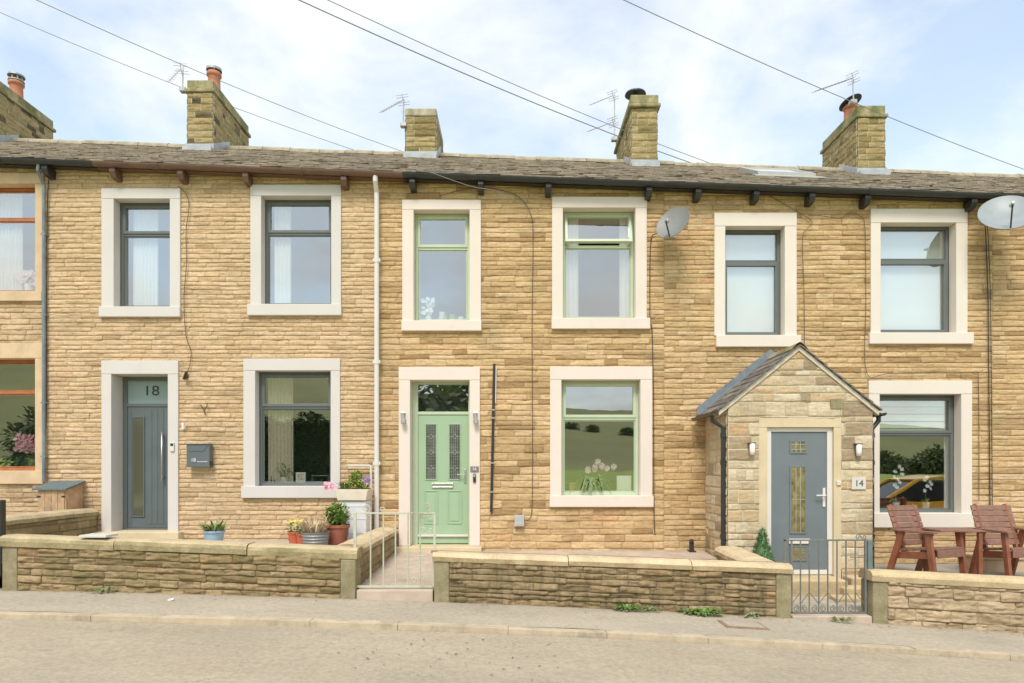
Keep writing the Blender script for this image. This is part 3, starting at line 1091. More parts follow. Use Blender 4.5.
# ---------------- chimneys
def chimney(key, x0, x1, y0, y1, zt, cap, mat, seed, sides='LR', pots=(), capmat='mosscap', chs=.17):
    ro = HOUSES[key][3]
    zb = roof_z((x0 + x1) / 2, 13.0) - .1
    s = Stones()
    kw = dict(ch=(.10, .15), sl=(.15, .36), cell=.035, h=(.004, .016), amp=.035, m=.008)
    s.wall(x0, x1, zb, zt, fr_((0, y0, 0), (1, 0, 0), (0, 0, 1), (0, -1, 0)), **kw)
    s.wall(0, y1 - y0, zb, zt, fr_((x1, y0, 0), (0, 1, 0), (0, 0, 1), (1, 0, 0)), **kw)
    s.wall(0, y1 - y0, zb, zt, fr_((x0, y0, 0), (0, 1, 0), (0, 0, 1), (-1, 0, 0)), **kw)
    s.wall(x0, x1, zb, zt, fr_((0, y1, 0), (1, 0, 0), (0, 0, 1), (0, 1, 0)), **kw)
    ch = s.build('chimney', M[mat], ro)
    if cap == 'thick':
        m = MB()
        m.box(x0 - .05, x1 + .05, y0 - .05, y1 + .05, zt, zt + .065)
        m.box(x0 - .01, x1 + .01, y0 - .01, y1 + .01, zt + .067, zt + .24)
        m.build('cap', M[capmat], ch, .012)
        top = zt + .24
    elif cap == 'band':
        m = MB()
        m.box(x0 - .07, x1 + .07, y0 - .07, y1 + .07, zt + .0, zt + .075)
        m.box(x0 - .03, x1 + .03, y0 - .03, y1 + .03, zt + .077, zt + .25)
        m.build('cap', M[capmat], ch, .02)
        top = zt + .25
    else:
        m = MB()
        m.box(x0 - .02, x1 + .02, y0 - .03, y1 + .03, zt, zt + .15)
        m.build('cap', M[capmat], ch, .02)
        top = zt + .15
    fl = MB()
    zf = roof_z((x0 + x1) / 2, y0)
    fl.box(x0 - .03, x1 + .03, y0 - .035, y0 - .022, zf - .02, zf + .13)
    fl.box(x0 - .03, x1 + .03, y0 - .16, y0 - .036, zf - .06, zf + .03)
    for xs in (x0 - .035, x1 + .022):
        fl.add([(xs, y0 - .02, zf), (xs, 14, zf + .36), (xs, 14, zf + .36 + .17), (xs, y0 - .02, zf + .14),
                (xs + .012, y0 - .02, zf), (xs + .012, 14, zf + .36), (xs + .012, 14, zf + .36 + .17), (xs + .012, y0 - .02, zf + .14)],
               [(0, 1, 2, 3), (7, 6, 5, 4), (0, 4, 5, 1), (3, 2, 6, 7), (0, 3, 7, 4)])
    fl.build('flashing', M['lead'], ch)
    return ch, top


def pot(ch, x, y, z, h=.42, r=.12, cowl=None, mat='terra'):
    m = MB()
    m.lathe([(r * 1.12, 0), (r * 1.12, .03), (r, .05), (r * .92, h * .75), (r * 1.0, h * .8), (r * 1.14, h * .83), (r * 1.14, h * .93), (r * 1.02, h), (r * .85, h), (r * .8, h * .5)], (x, y, z), 24)
    m.build('chimney_pot', M[mat], ch, smooth=True)
    if cowl == 'hat':
        c = MB()
        for k in range(8):
            a = k * math.pi / 4
            c.box(-.012, .012, r * .9, r * .95, 0, .14, Matrix.Translation((x, y, z + h)) @ Matrix.Rotation(a, 4, 'Z'))
        c.lathe([(r * 1.22, .1), (r * 1.2, .13), (r * .7, .17), (.01, .19)], (x, y, z + h), 24)
        c.lathe([(r * 1.15, .0), (r * 1.15, .02), (r * .8, .02)], (x, y, z + h), 24)
        c.build('cowl', M['galv'], ch)
    if cowl == 'cap':
        c = MB()
        c.lathe([(r * 1.2, 0), (r * 1.2, .045), (r * .9, .06), (.01, .065)], (x, y, z + h + .03), 24)
        c.build('cowl', M['galv'], ch)
    if cowl == 'disc':
        c = MB()
        T = Matrix.Rotation(R(-14), 4, 'X') @ Matrix.Rotation(R(-18), 4, 'Y')
        c.lathe([(r * 1.75, 0), (r * 1.72, .015), (r, .06), (.01, .085)], (x, y, z + h + .07), 28, M=T)
        c.lathe([(r * 1.7, -.002), (.01, -.002)], (x, y, z + h + .07), 28, M=T)
        for a in (0, 2.1, 4.2):
            c.tube([(x + r * .8 * math.cos(a), y + r * .8 * math.sin(a), z + h - .04), (x + r * .8 * math.cos(a), y + r * .8 * math.sin(a), z + h + .1)], .008, 6)
        c.build('cowl', M['cowl'], ch)


c0, t0 = chimney('20', -10.75, -10.16, 13.25, 15.1, 8.98, 'thick', 'chimr', 1)
pot(c0, -10.42, 14.35, t0, .44, .13, 'hat')
c1, t1 = chimney('18', -6.31, -5.82, 13.28, 15.06, 8.84, 'thick', 'chimr', 2)
pot(c1, -6.0, 13.75, t1 - .02, .44, .125, 'cap')
c2, t2 = chimney('16', -2.08, -1.50, 13.4, 14.7, 8.44, 'slab', 'chim', 3, capmat='concrete')
m = MB()
m.lathe([(.17, 0), (.165, .04), (.12, .10), (.05, .13), (.005, .135)], (-1.72, 13.9, t2), 24)
m.build('cowl', M['cowl'], c2)
c3, t3 = chimney('16', 2.34, 2.82, 13.3, 15.2, 8.55, 'band', 'chim', 4)
m = MB()
m.lathe([(.05, 0), (.05, .16)], (2.46, 13.6, t3), 12)
m.lathe([(.21, .17), (.2, .2), (.1, .24), (.01, .25)], (2.46, 13.6, t3), 24)
m.lathe([(.21, .168), (.01, .168)], (2.46, 13.6, t3), 24)
m.build('cowl', M['cowl'], c3)
c4, t4 = chimney('14', 6.74, 7.26, 13.3, 14.8, 8.36, 'thick', 'chim', 5)
pot(c4, 6.94, 14.0, t4, .36, .13, 'disc')

# roof window
m = MB()
xa, xb = X_(745, 12.4), X_(812, 11.9)
da, db = 11.75, 12.75


def onroof(x, d, h): return (x, d, roof_z(x, d) + h)


def slab(m, x0, x1, d0, d1, h0, h1):
    vs = [onroof(x, d, h) for h in (h0, h1) for d in (d0, d1) for x in (x0, x1)]
    m.add(vs, [(0, 2, 3, 1), (4, 5, 7, 6), (0, 1, 5, 4), (2, 6, 7, 3), (0, 4, 6, 2), (1, 3, 7, 5)])


slab(m, xa, xb, da, da + .09, .02, .10)
slab(m, xa, xb, db - .09, db, .02, .10)
slab(m, xa, xa + .08, da + .09, db - .09, .02, .10)
slab(m, xb - .08, xb, da + .09, db - .09, .02, .10)
slab(m, xa - .1, xb + .1, da - .16, da - .002, .03, .045)
sk = m.build('roof_window', M['skyframe'], h14)
m = MB()
slab(m, xa + .08, xb - .08, da + .09, db - .09, .05, .085)
m.build('pane', M['skyglass'], sk)
# ------------------------------------------------------------------ porch
PD = 9.17
px0, px1 = 2.90, 4.84
pxc = X_(798, PD)
pz = lambda py: Z_(py, PD)
porch = empty('porch', (pxc, PD, -.1), 'small gabled entrance porch of mixed sandstone with a grey slate roof', 'porch')
AP, EV = 3.16, 2.28
half = (px1 - px0) / 2
sl_ = .81


def ptop(u): return AP + .0 - abs(u - pxc) * sl_


fx0, fx1, fz1 = X_(767, PD), X_(833.5, PD), pz(427.5)
ax0, ax1, az1 = X_(758.5, PD), X_(841, PD), pz(418)
zdoor = .10
st = Stones()
pk = dict(cell=.028, h=(.003, .012), amp=.02, m=.009, wav=.03, bulge=.006)
st.wall(px0, px1, -.4, 3.15, fr_((0, PD, 0), (1, 0, 0), (0, 0, 1), (0, -1, 0)), [(ax0 + .01, ax1 - .01, -.3, az1 - .01)], ch=(.07, .2), sl=(.1, .42), top=ptop, **pk)
st.wall(0, D0 - PD, -.4, ptop(px0), fr_((px0, PD, 0), (0, 1, 0), (0, 0, 1), (-1, 0, 0)), ch=(.1, .2), sl=(.16, .42), **pk)
st.wall(0, D0 - PD, -.4, ptop(px1), fr_((px1, PD, 0), (0, 1, 0), (0, 0, 1), (1, 0, 0)), ch=(.1, .2), sl=(.16, .42), **pk)
st.build('wall', M['porch'], porch)
m = MB()
m.box(ax0, fx0, PD - .012, PD + .15, -.12, fz1 + .0)
m.box(fx1, ax1, PD - .012, PD + .15, -.12, fz1 + .0)
m.box(ax0, ax1, PD - .014, PD + .15, fz1 + .001, az1)
m.build('surround', M['ashlar'], porch, .006)
m = MB()
xg = X_(836.5, PD)
zg = pz(404)
m.box(xg - .09, xg + .09, PD - .022, PD + .02, zg - .07, zg + .07)
m.build('air_brick', M['algstone'] if 'algstone' in M else M['slab_end'], porch, .006)
# roof slabs
V = []
Fq = []
tn = []
n = 0
NR = 9
LEN = half + .13
for side in (-1, 1):
    for r in range(NR):
        u_a = LEN * (1 - r / NR)
        u_b = max(0.0, LEN * (1 - (r + 1.35) / NR))
        y = PD - .07
        while y < D0 - .01:
            w = rng.uniform(.16, .3)
            if y + w > D0 - .08: w = D0 - y
            th = rng.uniform(.012, .018)
            vs = []
            for k in (0, 1):
                for (uu, yy) in ((u_a, y + .002), (u_a, y + w - .002), (u_b, y + w - .002), (u_b, y + .002)):
                    lift = (.026 if uu == u_a else .006) + k * th
                    vs.append((pxc + side * uu, yy, AP - uu * sl_ + lift))
            V += vs
            q = [(n, n + 1, n + 5, n + 4), (n + 1, n + 2, n + 6, n + 5), (n + 3, n, n + 4, n + 7), (n + 4, n + 5, n + 6, n + 7), (n + 3, n + 2, n + 1, n), (n + 2, n + 3, n + 7, n + 6)]
            Fq += q
            tn += [rng.random()] * len(q)
            n += 8
            y += w
me = bpy.data.meshes.new('roof')
o_ = org(porch)
me.from_pydata([(v[0] - o_.x, v[1] - o_.y, v[2] - o_.z) for v in V], [], Fq)
at = me.attributes.new('tone', 'FLOAT', 'FACE')
at.data.foreach_set('value', tn)
me.materials.append(M['porchroof'])
pr = bpy.data.objects.new('roof', me)
col.objects.link(pr)
pr.parent = porch
m = MB()
# mortar verge under the slates, lead flashing against the house
for side in (-1, 1):
    def q4(u, dz): return (pxc + side * u, AP - u * sl_ + dz)
    m.prism([q4(0, .004), q4(LEN - .03, .004), q4(LEN - .03, -.06), q4(0, -.06)][::side], PD - .035, PD + .06)
m.build('verge', M['mortar'], pr)
m = MB()
for side in (-1, 1):
    a = (pxc, AP + .05)
    m.prism([(pxc, AP + .14), (pxc + side * LEN * .99, AP - LEN * sl_ + .16), (pxc + side * LEN * .99, AP - LEN * sl_ + .02), (pxc, AP)][::-side], D0 - .05, D0 - .032)
    m.prism([(pxc, AP + .055), (pxc + side * LEN * .99, AP - LEN * sl_ + .055), (pxc + side * LEN * .99, AP - LEN * sl_ + .03), (pxc, AP + .03)][::-side], D0 - .2, D0 - .051)
m.build('flashing', M['leaddark'], pr)
m = MB()
y = PD - .07
while y < D0 - .1:
    vs = []
    for yy in (y + .003, min(y + .34, D0 - .01)):
        vs += [(pxc - .11, yy, AP - .11 * sl_ + .045), (pxc - .03, yy, AP + .035), (pxc, yy, AP + .05), (pxc + .03, yy, AP + .035), (pxc + .11, yy, AP - .11 * sl_ + .045)]
    m.add(vs, [(i, i + 1, i + 6, i + 5) for i in range(4)])
    y += .34
m.build('ridge_tiles', M['mosscap'], pr)
# gutters and downpipes of the porch
for side in (-1, 1):
    gx_ = pxc + side * (LEN + .035)
    gz_ = AP - LEN * sl_ + .0
    m = MB()
    pr_ = [(gx_ + .045 * math.cos(t), gz_ + .045 * math.sin(t)) for t in np.linspace(math.pi, 2 * math.pi, 8)] + [(gx_ + .04 * math.cos(t), gz_ + .04 * math.sin(t)) for t in np.linspace(2 * math.pi, math.pi, 8)]
    m.prism(pr_, PD - .03, D0 - .06)
    m.build('gutter', M['blackplastic'], porch)
    m = MB()
    if side < 0:
        dx, dy = px0 - .045, PD + .06
        pts = [(gx_, dy, gz_ - .04), (gx_, dy, gz_ - .1), (dx, dy, gz_ - .2), (dx, dy, Z_(548, PD)), (dx + .03, dy - .06, Z_(553, PD))]
    else:
        dx, dy = px1 + .045, PD + .1
        pts = [(gx_, dy, gz_ - .04), (gx_, dy, gz_ - .1), (dx, dy, gz_ - .22), (dx, dy, .0)]
    m.tube(pts, .032, 12)
    for z in (gz_ - .3, 1.6, .6):
        m.tube([(dx, dy, z - .03), (dx, dy, z + .03)], .04, 12)
    m.build('downpipe', M['blackplastic'], porch)
# white framed blue door
m = MB()
yf = PD + .03
zf0 = Z_(575, PD)
m.box(fx0 + .075, fx1 - .075, yf + .018, yf + .06, zf0 + .07, fz1 - .06)
pd = m.build('door', M['doorblue'], porch, .003)
m = MB()
m.box(fx0, fx0 + .07, yf, yf + .07, zf0, fz1)
m.box(fx1 - .07, fx1, yf, yf + .07, zf0, fz1)
m.box(fx0 + .07, fx1 - .07, yf, yf + .07, fz1 - .055, fz1)
m.box(fx0 + .07, fx1 - .07, yf, yf + .07, zf0, zf0 + .065)
m.build('frame', M['upvc'], pd, .005)
m = MB()
cx0, cx1 = X_(791, PD), X_(808, PD)
for (ya, yb_) in ((440, 453.5), (465.5, 534), (546, 561.5)):
    ring(m, cx0, cx1, pz(yb_), pz(ya), .022, yf + .006, yf + .0175)
m.build('glazing_trim', M['doorblue'], pd, .003)
for (ya, yb_) in ((440, 453.5), (465.5, 534), (546, 561.5)):
    m = MB()
    m.box(cx0 + .022, cx1 - .022, yf + .011, yf + .017, pz(yb_) + .022, pz(ya) - .022)
    gp = m.build('glass_panel', M['brassglass'], pd)
    m = MB()
    a, b_ = cx0 + .022, cx1 - .022
    c, e = pz(yb_) + .022, pz(ya) - .022
    for i in (1, 2):
        m.box(a + (b_ - a) * i / 3 - .004, a + (b_ - a) * i / 3 + .004, yf + .008, yf + .0105, c, e)
    for t in ((.5,) if e - c > .5 else (.25, .75)):
        m.box(a, b_, yf + .0075, yf + .0104, c + (e - c) * t - .004, c + (e - c) * t + .004)
    m.build('leading', M['steel'], gp)
m = MB()
ring(m, X_(790, PD), X_(811, PD), pz(544), pz(539), .014, yf - .004, yf + .017)
m.box(X_(790, PD) + .014, X_(811, PD) - .014, yf + .004, yf + .017, pz(544) + .014, pz(539) - .014)
m.build('letterbox', M['upvc'], pd, .003)
m = MB()
hx = X_(825.3, PD)
m.box(hx - .017, hx + .017, yf + .004, yf + .0175, pz(507), pz(488))
m.tube([(hx, yf, pz(495.5)), (hx, yf - .045, pz(495.5)), (hx - .125, yf - .045, pz(495.5))], .011, 8)
m.build('handle', M['upvc'], pd, .004)
m = MB()
m.box(X_(768, 9.0), X_(838, 9.0), 8.72, PD + .03, -.35, zf0 - .003)
m.build('doorstep', M['stepstone'] if 'stepstone' in M else M['copeC'], porch, .02)

# ------------------------------------------------------------------ ground
def wave(x, y): return 0


def grid(name, xs, ys, zf, mat, kind='structure'):
    m = MB()
    nx, ny = len(xs), len(ys)
    vs = [(x, y, zf(x, y)) for x in xs for y in ys]
    fs = [(i * ny + j, (i + 1) * ny + j, (i + 1) * ny + j + 1, i * ny + j + 1) for i in range(nx - 1) for j in range(ny - 1)]
    m.add(vs, fs)
    o = m.build(name, mat, smooth=True)
    o['kind'] = kind
    return o


def asphalt(name, base, alt, dark, grain=.5, edge=False):
    m, nt, b, out = new_mat(name)
    p = posn(nt)
    n1 = noise(nt, .9, 7, .62, posn(nt, (.6, 1.3, 1)))
    n2 = noise(nt, 160, 3, .7, p)
    n3 = noise(nt, 22, 8, .75, p)
    c = mix(nt, base, alt, ramp(nt, [(.35, 0.0), (.65, 1.0)], n1))
    c = mix(nt, c, ramp(nt, [(.28, .5), (.5, 1.0), (.72, 1.28)], n2), grain, 'MULTIPLY')
    c = mix(nt, c, ramp(nt, [(.32, .72), (.6, 1.1)], n3), .75, 'MULTIPLY')
    n8 = noise(nt, 1.15, 6, .7, posn(nt, (.55, 1.7, 1)), .6)
    c = mix(nt, c, (.36, .245, .165), ramp(nt, [(.6, 0.0), (.74, .4)], n8))
    if edge:
        # silt and grit gathered along the foot of the walls
        sp = nt.nodes.new('ShaderNodeSeparateXYZ')
        nt.links.new(p, sp.inputs[0])
        ad = nt.nodes.new('ShaderNodeMath')
        ad.operation = 'MULTIPLY_ADD'
        ad.inputs[1].default_value = .35
        nt.links.new(noise(nt, 3.5, 7, .7, p), ad.inputs[0])
        nt.links.new(sp.outputs['Y'], ad.inputs[2])
        mr = nt.nodes.new('ShaderNodeMapRange')
        mr.inputs[1].default_value = 7.56
        mr.inputs[2].default_value = 7.82
        mr.inputs[4].default_value = .7
        nt.links.new(ad.outputs[0], mr.inputs[0])
        c = mix(nt, c, (.20, .155, .095), mr.outputs[0])
    n4 = noise(nt, 2.7, 9, .75, posn(nt, (.8, 1.6, 1)), .4)
    c = mix(nt, c, dark, ramp(nt, [(.57, 0.0), (.72, .6)], n4))
    # hairline cracks
    vo = nt.nodes.new('ShaderNodeTexVoronoi')
    vo.feature = 'DISTANCE_TO_EDGE'
    vo.inputs['Scale'].default_value = .8
    wn = nt.nodes.new('ShaderNodeVectorMath')
    wn.operation = 'ADD'
    nn = nt.nodes.new('ShaderNodeTexNoise')
    nn.inputs['Scale'].default_value = 2.2
    nn.inputs['Detail'].default_value = 7
    nt.links.new(p, nn.inputs['Vector'])
    nt.links.new(p, wn.inputs[0])
    nt.links.new(nn.outputs['Color'], wn.inputs[1])
    nt.links.new(wn.outputs[0], vo.inputs['Vector'])
    cr = mix(nt, ramp(nt, [(.0, 1.0), (.006, 0.0)], vo.outputs['Distance']), ramp(nt, [(.45, 0.0), (.6, .5)], noise(nt, 1.3, 4, .6, p)), 1.0, 'MULTIPLY')
    c = mix(nt, c, tuple(x * .35 for x in dark), cr)
    nt.links.new(c, b.inputs['Base Color'])
    b.inputs['Roughness'].default_value = .92
    b.inputs['Specular IOR Level'].default_value = .25
    bump(nt, b, mix(nt, n2, n3, .5), .7, .008)
    return m


M['road'] = asphalt('worn_road_surface', (.40, .335, .24), (.47, .395, .285), (.29, .225, .16))
M['pave'] = asphalt('worn_pavement_tarmac', (.42, .36, .27), (.50, .425, .315), (.32, .265, .19), edge=True)
M['kerb'] = plain('kerb_stone', (.52, .43, .30), .9, .15, 6, bmp=.6, bscale=50, spec=.2, dirt=((.28, .24, .17), .5, .8))
M['flags'] = plain('pinkish_paving', (.52, .42, .33), .9, .14, 5, bmp=.4, bscale=50, spec=.2, dirt=((.36, .29, .22), .5, .7))
M['gravel'] = plain('grey_gravel', (.36, .33, .28), .95, .35, 60, bmp=1, bscale=90, spec=.1)
M['yard'] = plain('yard_concrete', (.46, .40, .31), .95, .15, 5, bmp=.5, bscale=60, spec=.1, dirt=((.33, .29, .22), .5, .7))
M['earth'] = plain('bare_earth', (.16, .13, .09), .95, .3, 5, bmp=.5)
M['field'] = plain('pasture_grass', (.28, .36, .045), .9, .2, .3, bmp=.2, bscale=9)
M['hill'] = plain('rough_hillside', (.20, .26, .06), .95, .3, .03, bmp=0, dirt=((.22, .17, .08), .40, .85))

DK = 6.37
xs = list(np.linspace(-60, -12, 9)) + list(np.linspace(-11, 11, 60)) + list(np.linspace(12, 60, 9))


def lump(x, y): return .012 * (vnoise(np.array(x * .9 + 40), np.array(y * 1.1 + 9)) - .5)


grid('road', xs, np.linspace(-1.6, DK + .0, 26), lambda x, y: g(x) - .055 - .012 * (DK - y) * .5 + float(lump(x, y)), M['road'])
grid('pavement', xs, [DK + .115] + list(np.linspace(DK + .2, 7.62, 8)), lambda x, y: g(x) + (.006 * (y - DK)) + float(lump(x * 2, y * 2)) * .8, M['pave'])
m = MB()
x = -30
while x < 30:
    L = rng.uniform(.8, 1.1)
    j = rng.uniform(-.006, .006)
    k = rng.uniform(-.008, .008)
    a, b_ = x + .001, x + L - .001
    vs = []
    for z in (-.25, 0):
        for yy in (DK + k, DK + .12):
            for xx_ in (a, b_):
                vs.append((xx_, yy, g(xx_) + z + j + (.004 if z == 0 else 0)))
    m.add(vs, [(0, 2, 3, 1), (4, 5, 7, 6), (0, 1, 5, 4), (2, 6, 7, 3), (0, 4, 6, 2), (1, 3, 7, 5)])
    x += L
o = m.build('kerb', M['kerb'], None, .005)
o['kind'] = 'structure'


def hillz(x, y):
    d = -y
    # rises faster on the left; pasture first, rough hillside behind it
    a = 1.0 / (1 + math.exp((x + .25 * d) / max(18, .18 * d)))
    ang1 = .012 + .02 * a
    z = -.7 - .4 * max(0, min(1, (x + 5) / 25))
    z += max(0, d - 6) * ang1
    z += max(0, d - 130) * (.088 + .20 * a + .02 * math.sin(x * .012)) * (1 if d < 420 else 420 / d)
    z += 2.5 * (float(vnoise(np.array(x * .018 + 50), np.array(y * .018 + 50))) - .5) * min(1, d / 120)
    return z


xs2 = np.concatenate((np.linspace(-900, -150, 16), np.linspace(-140, 140, 36), np.linspace(150, 900, 16)))
ys2 = [-1.7, -3, -5, -8, -12, -18, -26, -36, -50, -66, -84, -104, -125, -145, -170, -200, -235, -275, -320, -370, -430, -500, -580]


def terr(x, y):
    if y > -2: return g(x) - .12
    return hillz(x, y) if y < -8 else (g(x) - .12) * (1 - (-y - 1.7) / 6.3) + hillz(x, -8) * ((-y - 1.7) / 6.3)


def gentle(x): return max(-3, min(3, g(x)))


ya = [y for y in ys2 if y >= -128]
yb_ = [y for y in ys2 if y <= -125]
fo = grid('field', xs2, ya, terr, M['field'])
ho = grid('hillside', xs2, yb_, terr, M['hill'])
grid('ground', list(np.linspace(-900, 900, 61)), [-1.8, 6.3, 18, 60, 300, 900], lambda x, y: (-.45 + g(x) if abs(x) < 40 else -.45 + g(math.copysign(40, x))), M['earth'])

# front gardens
LY = 7.72
yard16 = lambda x, y: .18 + .045 * (y - 7.5)
grid('garden_path', np.linspace(-1.9, 2.85, 14), np.linspace(7.62, D0, 10), lambda x, y: yard16(x, y) + float(lump(x, y)) * .5, M['flags'])
grid('garden_yard_upper', np.linspace(B1 - .4, -1.72, 12), np.linspace(LY, D0, 8), lambda x, y: .45 + float(lump(x, y)), M['yard'])
grid('garden_yard_far', np.linspace(XL, B1 - .4, 6), np.linspace(LY, D0, 4), lambda x, y: .52, M['yard'])
grid('porch_path', np.linspace(3.0, 5.02, 6), np.linspace(7.62, D0, 8), lambda x, y: -.13 + .01 * (y - 7.5), M['yard'])
grid('gravel_patio', np.linspace(5.02, XR, 14), np.linspace(LY, D0, 10), lambda x, y: .10 + float(lump(x * 3, y * 3)), M['gravel'])
m = MB()
m.box(4.86, 5.02, 7.72, D0, -.3, .11)
o = m.build('patio_edge', M['kerb'], None, .01)
o['kind'] = 'structure'

# ------------------------------------------------------------------ garden walls
DW = 7.5


def garden_wall(label, xa, xb, ztop, mat, cmat, ends=(False, False), D=DW, cl=(1.0, 1.7), th=.24, ch=(.05, .095), chamfer=.05, name='garden_wall', CH=.115):
    root = empty(name, ((xa + xb) / 2, D + th / 2, g((xa + xb) / 2)), label, 'garden wall')
    s = Stones()
    ea = .17 if ends[0] else 0
    eb = .17 if ends[1] else 0
    slope = (ztop(xb) - ztop(xa)) / (xb - xa)
    z0 = ztop(xa) - CH
    # sheared frame follows the fall of the street
    fr = fr_((0, D, z0 - xa * slope), (1, 0, slope), (0, 0, 1), (0, -1, 0))
    bot = lambda u: g(u) - .06 - (z0 + (u - xa) * slope)
    vb = min(bot(xa), bot(xb))
    nc = 7
    s.wall(xa + ea, xb - eb, vb, 0, fr, bot=bot, ch=ch, sl=(.12, .42), cell=.022, h=(.003, .022), amp=.06, m=.006, bulge=.006)
    frb = fr_((0, D + th, z0 - xa * slope), (1, 0, slope), (0, 0, 1), (0, 1, 0))
    s.wall(xa + ea, xb - eb, vb, 0, frb, bot=bot, ch=ch, sl=(.2, .5), cell=.08, h=(.006, .02), amp=.02)
    s.build('wall', M[mat], root)
    # coping slabs with weathered top
    x = xa - (.02 if ends[0] else 0)
    xe = xb + (.02 if ends[1] else 0)
    cm = MB()
    while x < xe - .02:
        L = rng.uniform(*cl)
        if x + L > xe - .5: L = xe - x
        nseg = max(4, int(L / .08))
        jz = rng.uniform(-.006, .006)
        jy = rng.uniform(-.008, .008)
        yf_, yb2 = D - .032 + jy, D + th + .03 + jy
        prof = [(yf_, -CH), (yf_ - .004, -CH * .5), (yf_ + .008, -chamfer * .75), (yf_ + chamfer * .7, -.012), (yf_ + chamfer * 2, .0), ((yf_ + yb2) / 2, .004), (yb2 - chamfer * 1.5, -.002), (yb2, -chamfer), (yb2, -CH)]
        k = len(prof)
        vs = []
        for i in range(nseg + 1):
            xx_ = x + .004 + (L - .008) * i / nseg
            for (yy, zz_) in prof:
                nz = .014 * float(fbm(np.array(xx_ * 5 + 3), np.array(yy * 9 + zz_ * 20), 3)) if zz_ > -CH else 0
                ny = .012 * float(fbm(np.array(xx_ * 7 + 31), np.array(zz_ * 25), 3))
                vs.append((xx_, yy + ny, ztop(xx_) + zz_ + jz + nz))
        fs = [(i * k + j, (i + 1) * k + j, (i + 1) * k + (j + 1) % k, i * k + (j + 1) % k) for i in range(nseg) for j in range(k)]
        fs += [tuple(reversed(range(k))), tuple(range(nseg * k, nseg * k + k))]
        cm.add(vs, fs)
        x += L
    cm.build('coping', M[cmat], root)
    for e, xx0 in ((ends[0], xa), (ends[1], xb - .17)):
        if e:
            m = MB()
            m.box(xx0 + .002, xx0 + .168, D - .02, D + th + .01, g(xx0) - .08, min(ztop(xx0), ztop(xx0 + .17)) - CH - .002)
            m.build('end_slab', M['slab_end'], root, .012)
    return root


def zA(x): return Z_(535, DW) + (Z_(548, DW) - Z_(535, DW)) * (x - X_(0, DW)) / (X_(345, DW) - X_(0, DW))


def zB(x): return Z_(551.5, DW) + (Z_(564.5, DW) - Z_(551.5, DW)) * (x - X_(434, DW)) / (X_(790, DW) - X_(434, DW))


def zC(x): return Z_(570.5, DW) + (Z_(578.5, DW) - Z_(570.5, DW)) * (x - X_(875, DW)) / (X_(1024, DW) - X_(875, DW))


wallA = garden_wall('mossy low garden wall in front of house 18, ending at the cream gate', X_(3, DW), X_(356, DW), zA, 'garden', 'copeA', (True, True), chamfer=.03)
wallB = garden_wall('low garden wall with dark vertical stains and bright yellow coping, between the two gates', X_(434, DW), X_(791, DW), zB, 'gardenB', 'copeB', (True, True), chamfer=.08, CH=.10)
wallC = garden_wall('clean buff low garden wall in front of the red-brown chairs', X_(872, DW), X_(1500, DW), zC, 'gardenC', 'copeC', (True, False), ch=(.105, .13), cl=(1.6, 2.1))


def cross_wall(label, x, ya, yb, zt, mat, cmat, th=.24, lowz=-.2, ztf=None):
    root = empty('dividing_wall', (x, (ya + yb) / 2, zt - .6), label, 'garden wall')
    CH = .1
    ztf = ztf or (lambda y: zt)
    slope = (ztf(yb) - ztf(ya)) / (yb - ya)
    s = Stones()
    for (xx_, nx) in ((x + th / 2, 1), (x - th / 2, -1)):
        fr = fr_((xx_, 0, ztf(0) - CH), (0, 1, slope), (0, 0, 1), (nx, 0, 0))
        s.wall(ya, yb, lowz - zt, 0, fr, ch=(.09, .13), sl=(.16, .45), cell=.035, h=(.006, .02), amp=.03, m=.007)
    s.wall(x - th / 2, x + th / 2, lowz, zt - CH, fr_((0, ya, 0), (1, 0, 0), (0, 0, 1), (0, -1, 0)), ch=(.09, .13), sl=(.16, .3), cell=.035, h=(.006, .02), amp=.03)
    s.build('wall', M[mat], root)
    m = MB()
    y = ya - .02
    while y < yb - .02:
        L = rng.uniform(.7, 1.1)
        if y + L > yb - .35: L = yb - y
        n = max(3, int(L / .09))
        w = th / 2 + .05
        prof = [(-w, -CH), (-w, -.05), (-w * .8, -.012), (-w * .4, .003), (w * .4, .003), (w * .8, -.012), (w, -.05), (w, -CH)]
        k = len(prof)
        vs = []
        for i in range(n + 1):
            yy = y + .004 + (L - .008) * i / n
            for (dx, dz) in prof:
                vs.append((x + dx + .012 * float(fbm(np.array(yy * 6), np.array(dx * 9 + dz * 9 + 4), 3)), yy, ztf(yy) + dz + .016 * float(fbm(np.array(yy * 6 + 9), np.array(dx * 12), 3))))
        fs = [(i * k + j, i * k + (j + 1) % k, (i + 1) * k + (j + 1) % k, (i + 1) * k + j) for i in range(n) for j in range(k)]
        fs += [tuple(range(k)), tuple(reversed(range(n * k, n * k + k)))]
        m.add(vs, fs)
        y += L
    m.build('coping', M[cmat], root)
    return root


cross_wall('short mossy wall running from the front wall back to the grey door marked 18', X_(98, D0) - .12 + .0, 7.8, D0 - .05, .93, 'garden', 'copeA', lowz=.3)
cross_wall('dividing wall with pale yellow coping beside the path to the green door', -1.86, 7.79, D0 - .05, .655, 'garden', 'copeB', lowz=.05)
cross_wall('short yellow-topped wall running back to the left corner of the porch', 2.88, 7.79, 9.12, .48, 'gardenB', 'copeB', th=.26, lowz=-.25, ztf=lambda y: .45 + .02 * (y - 7.5))

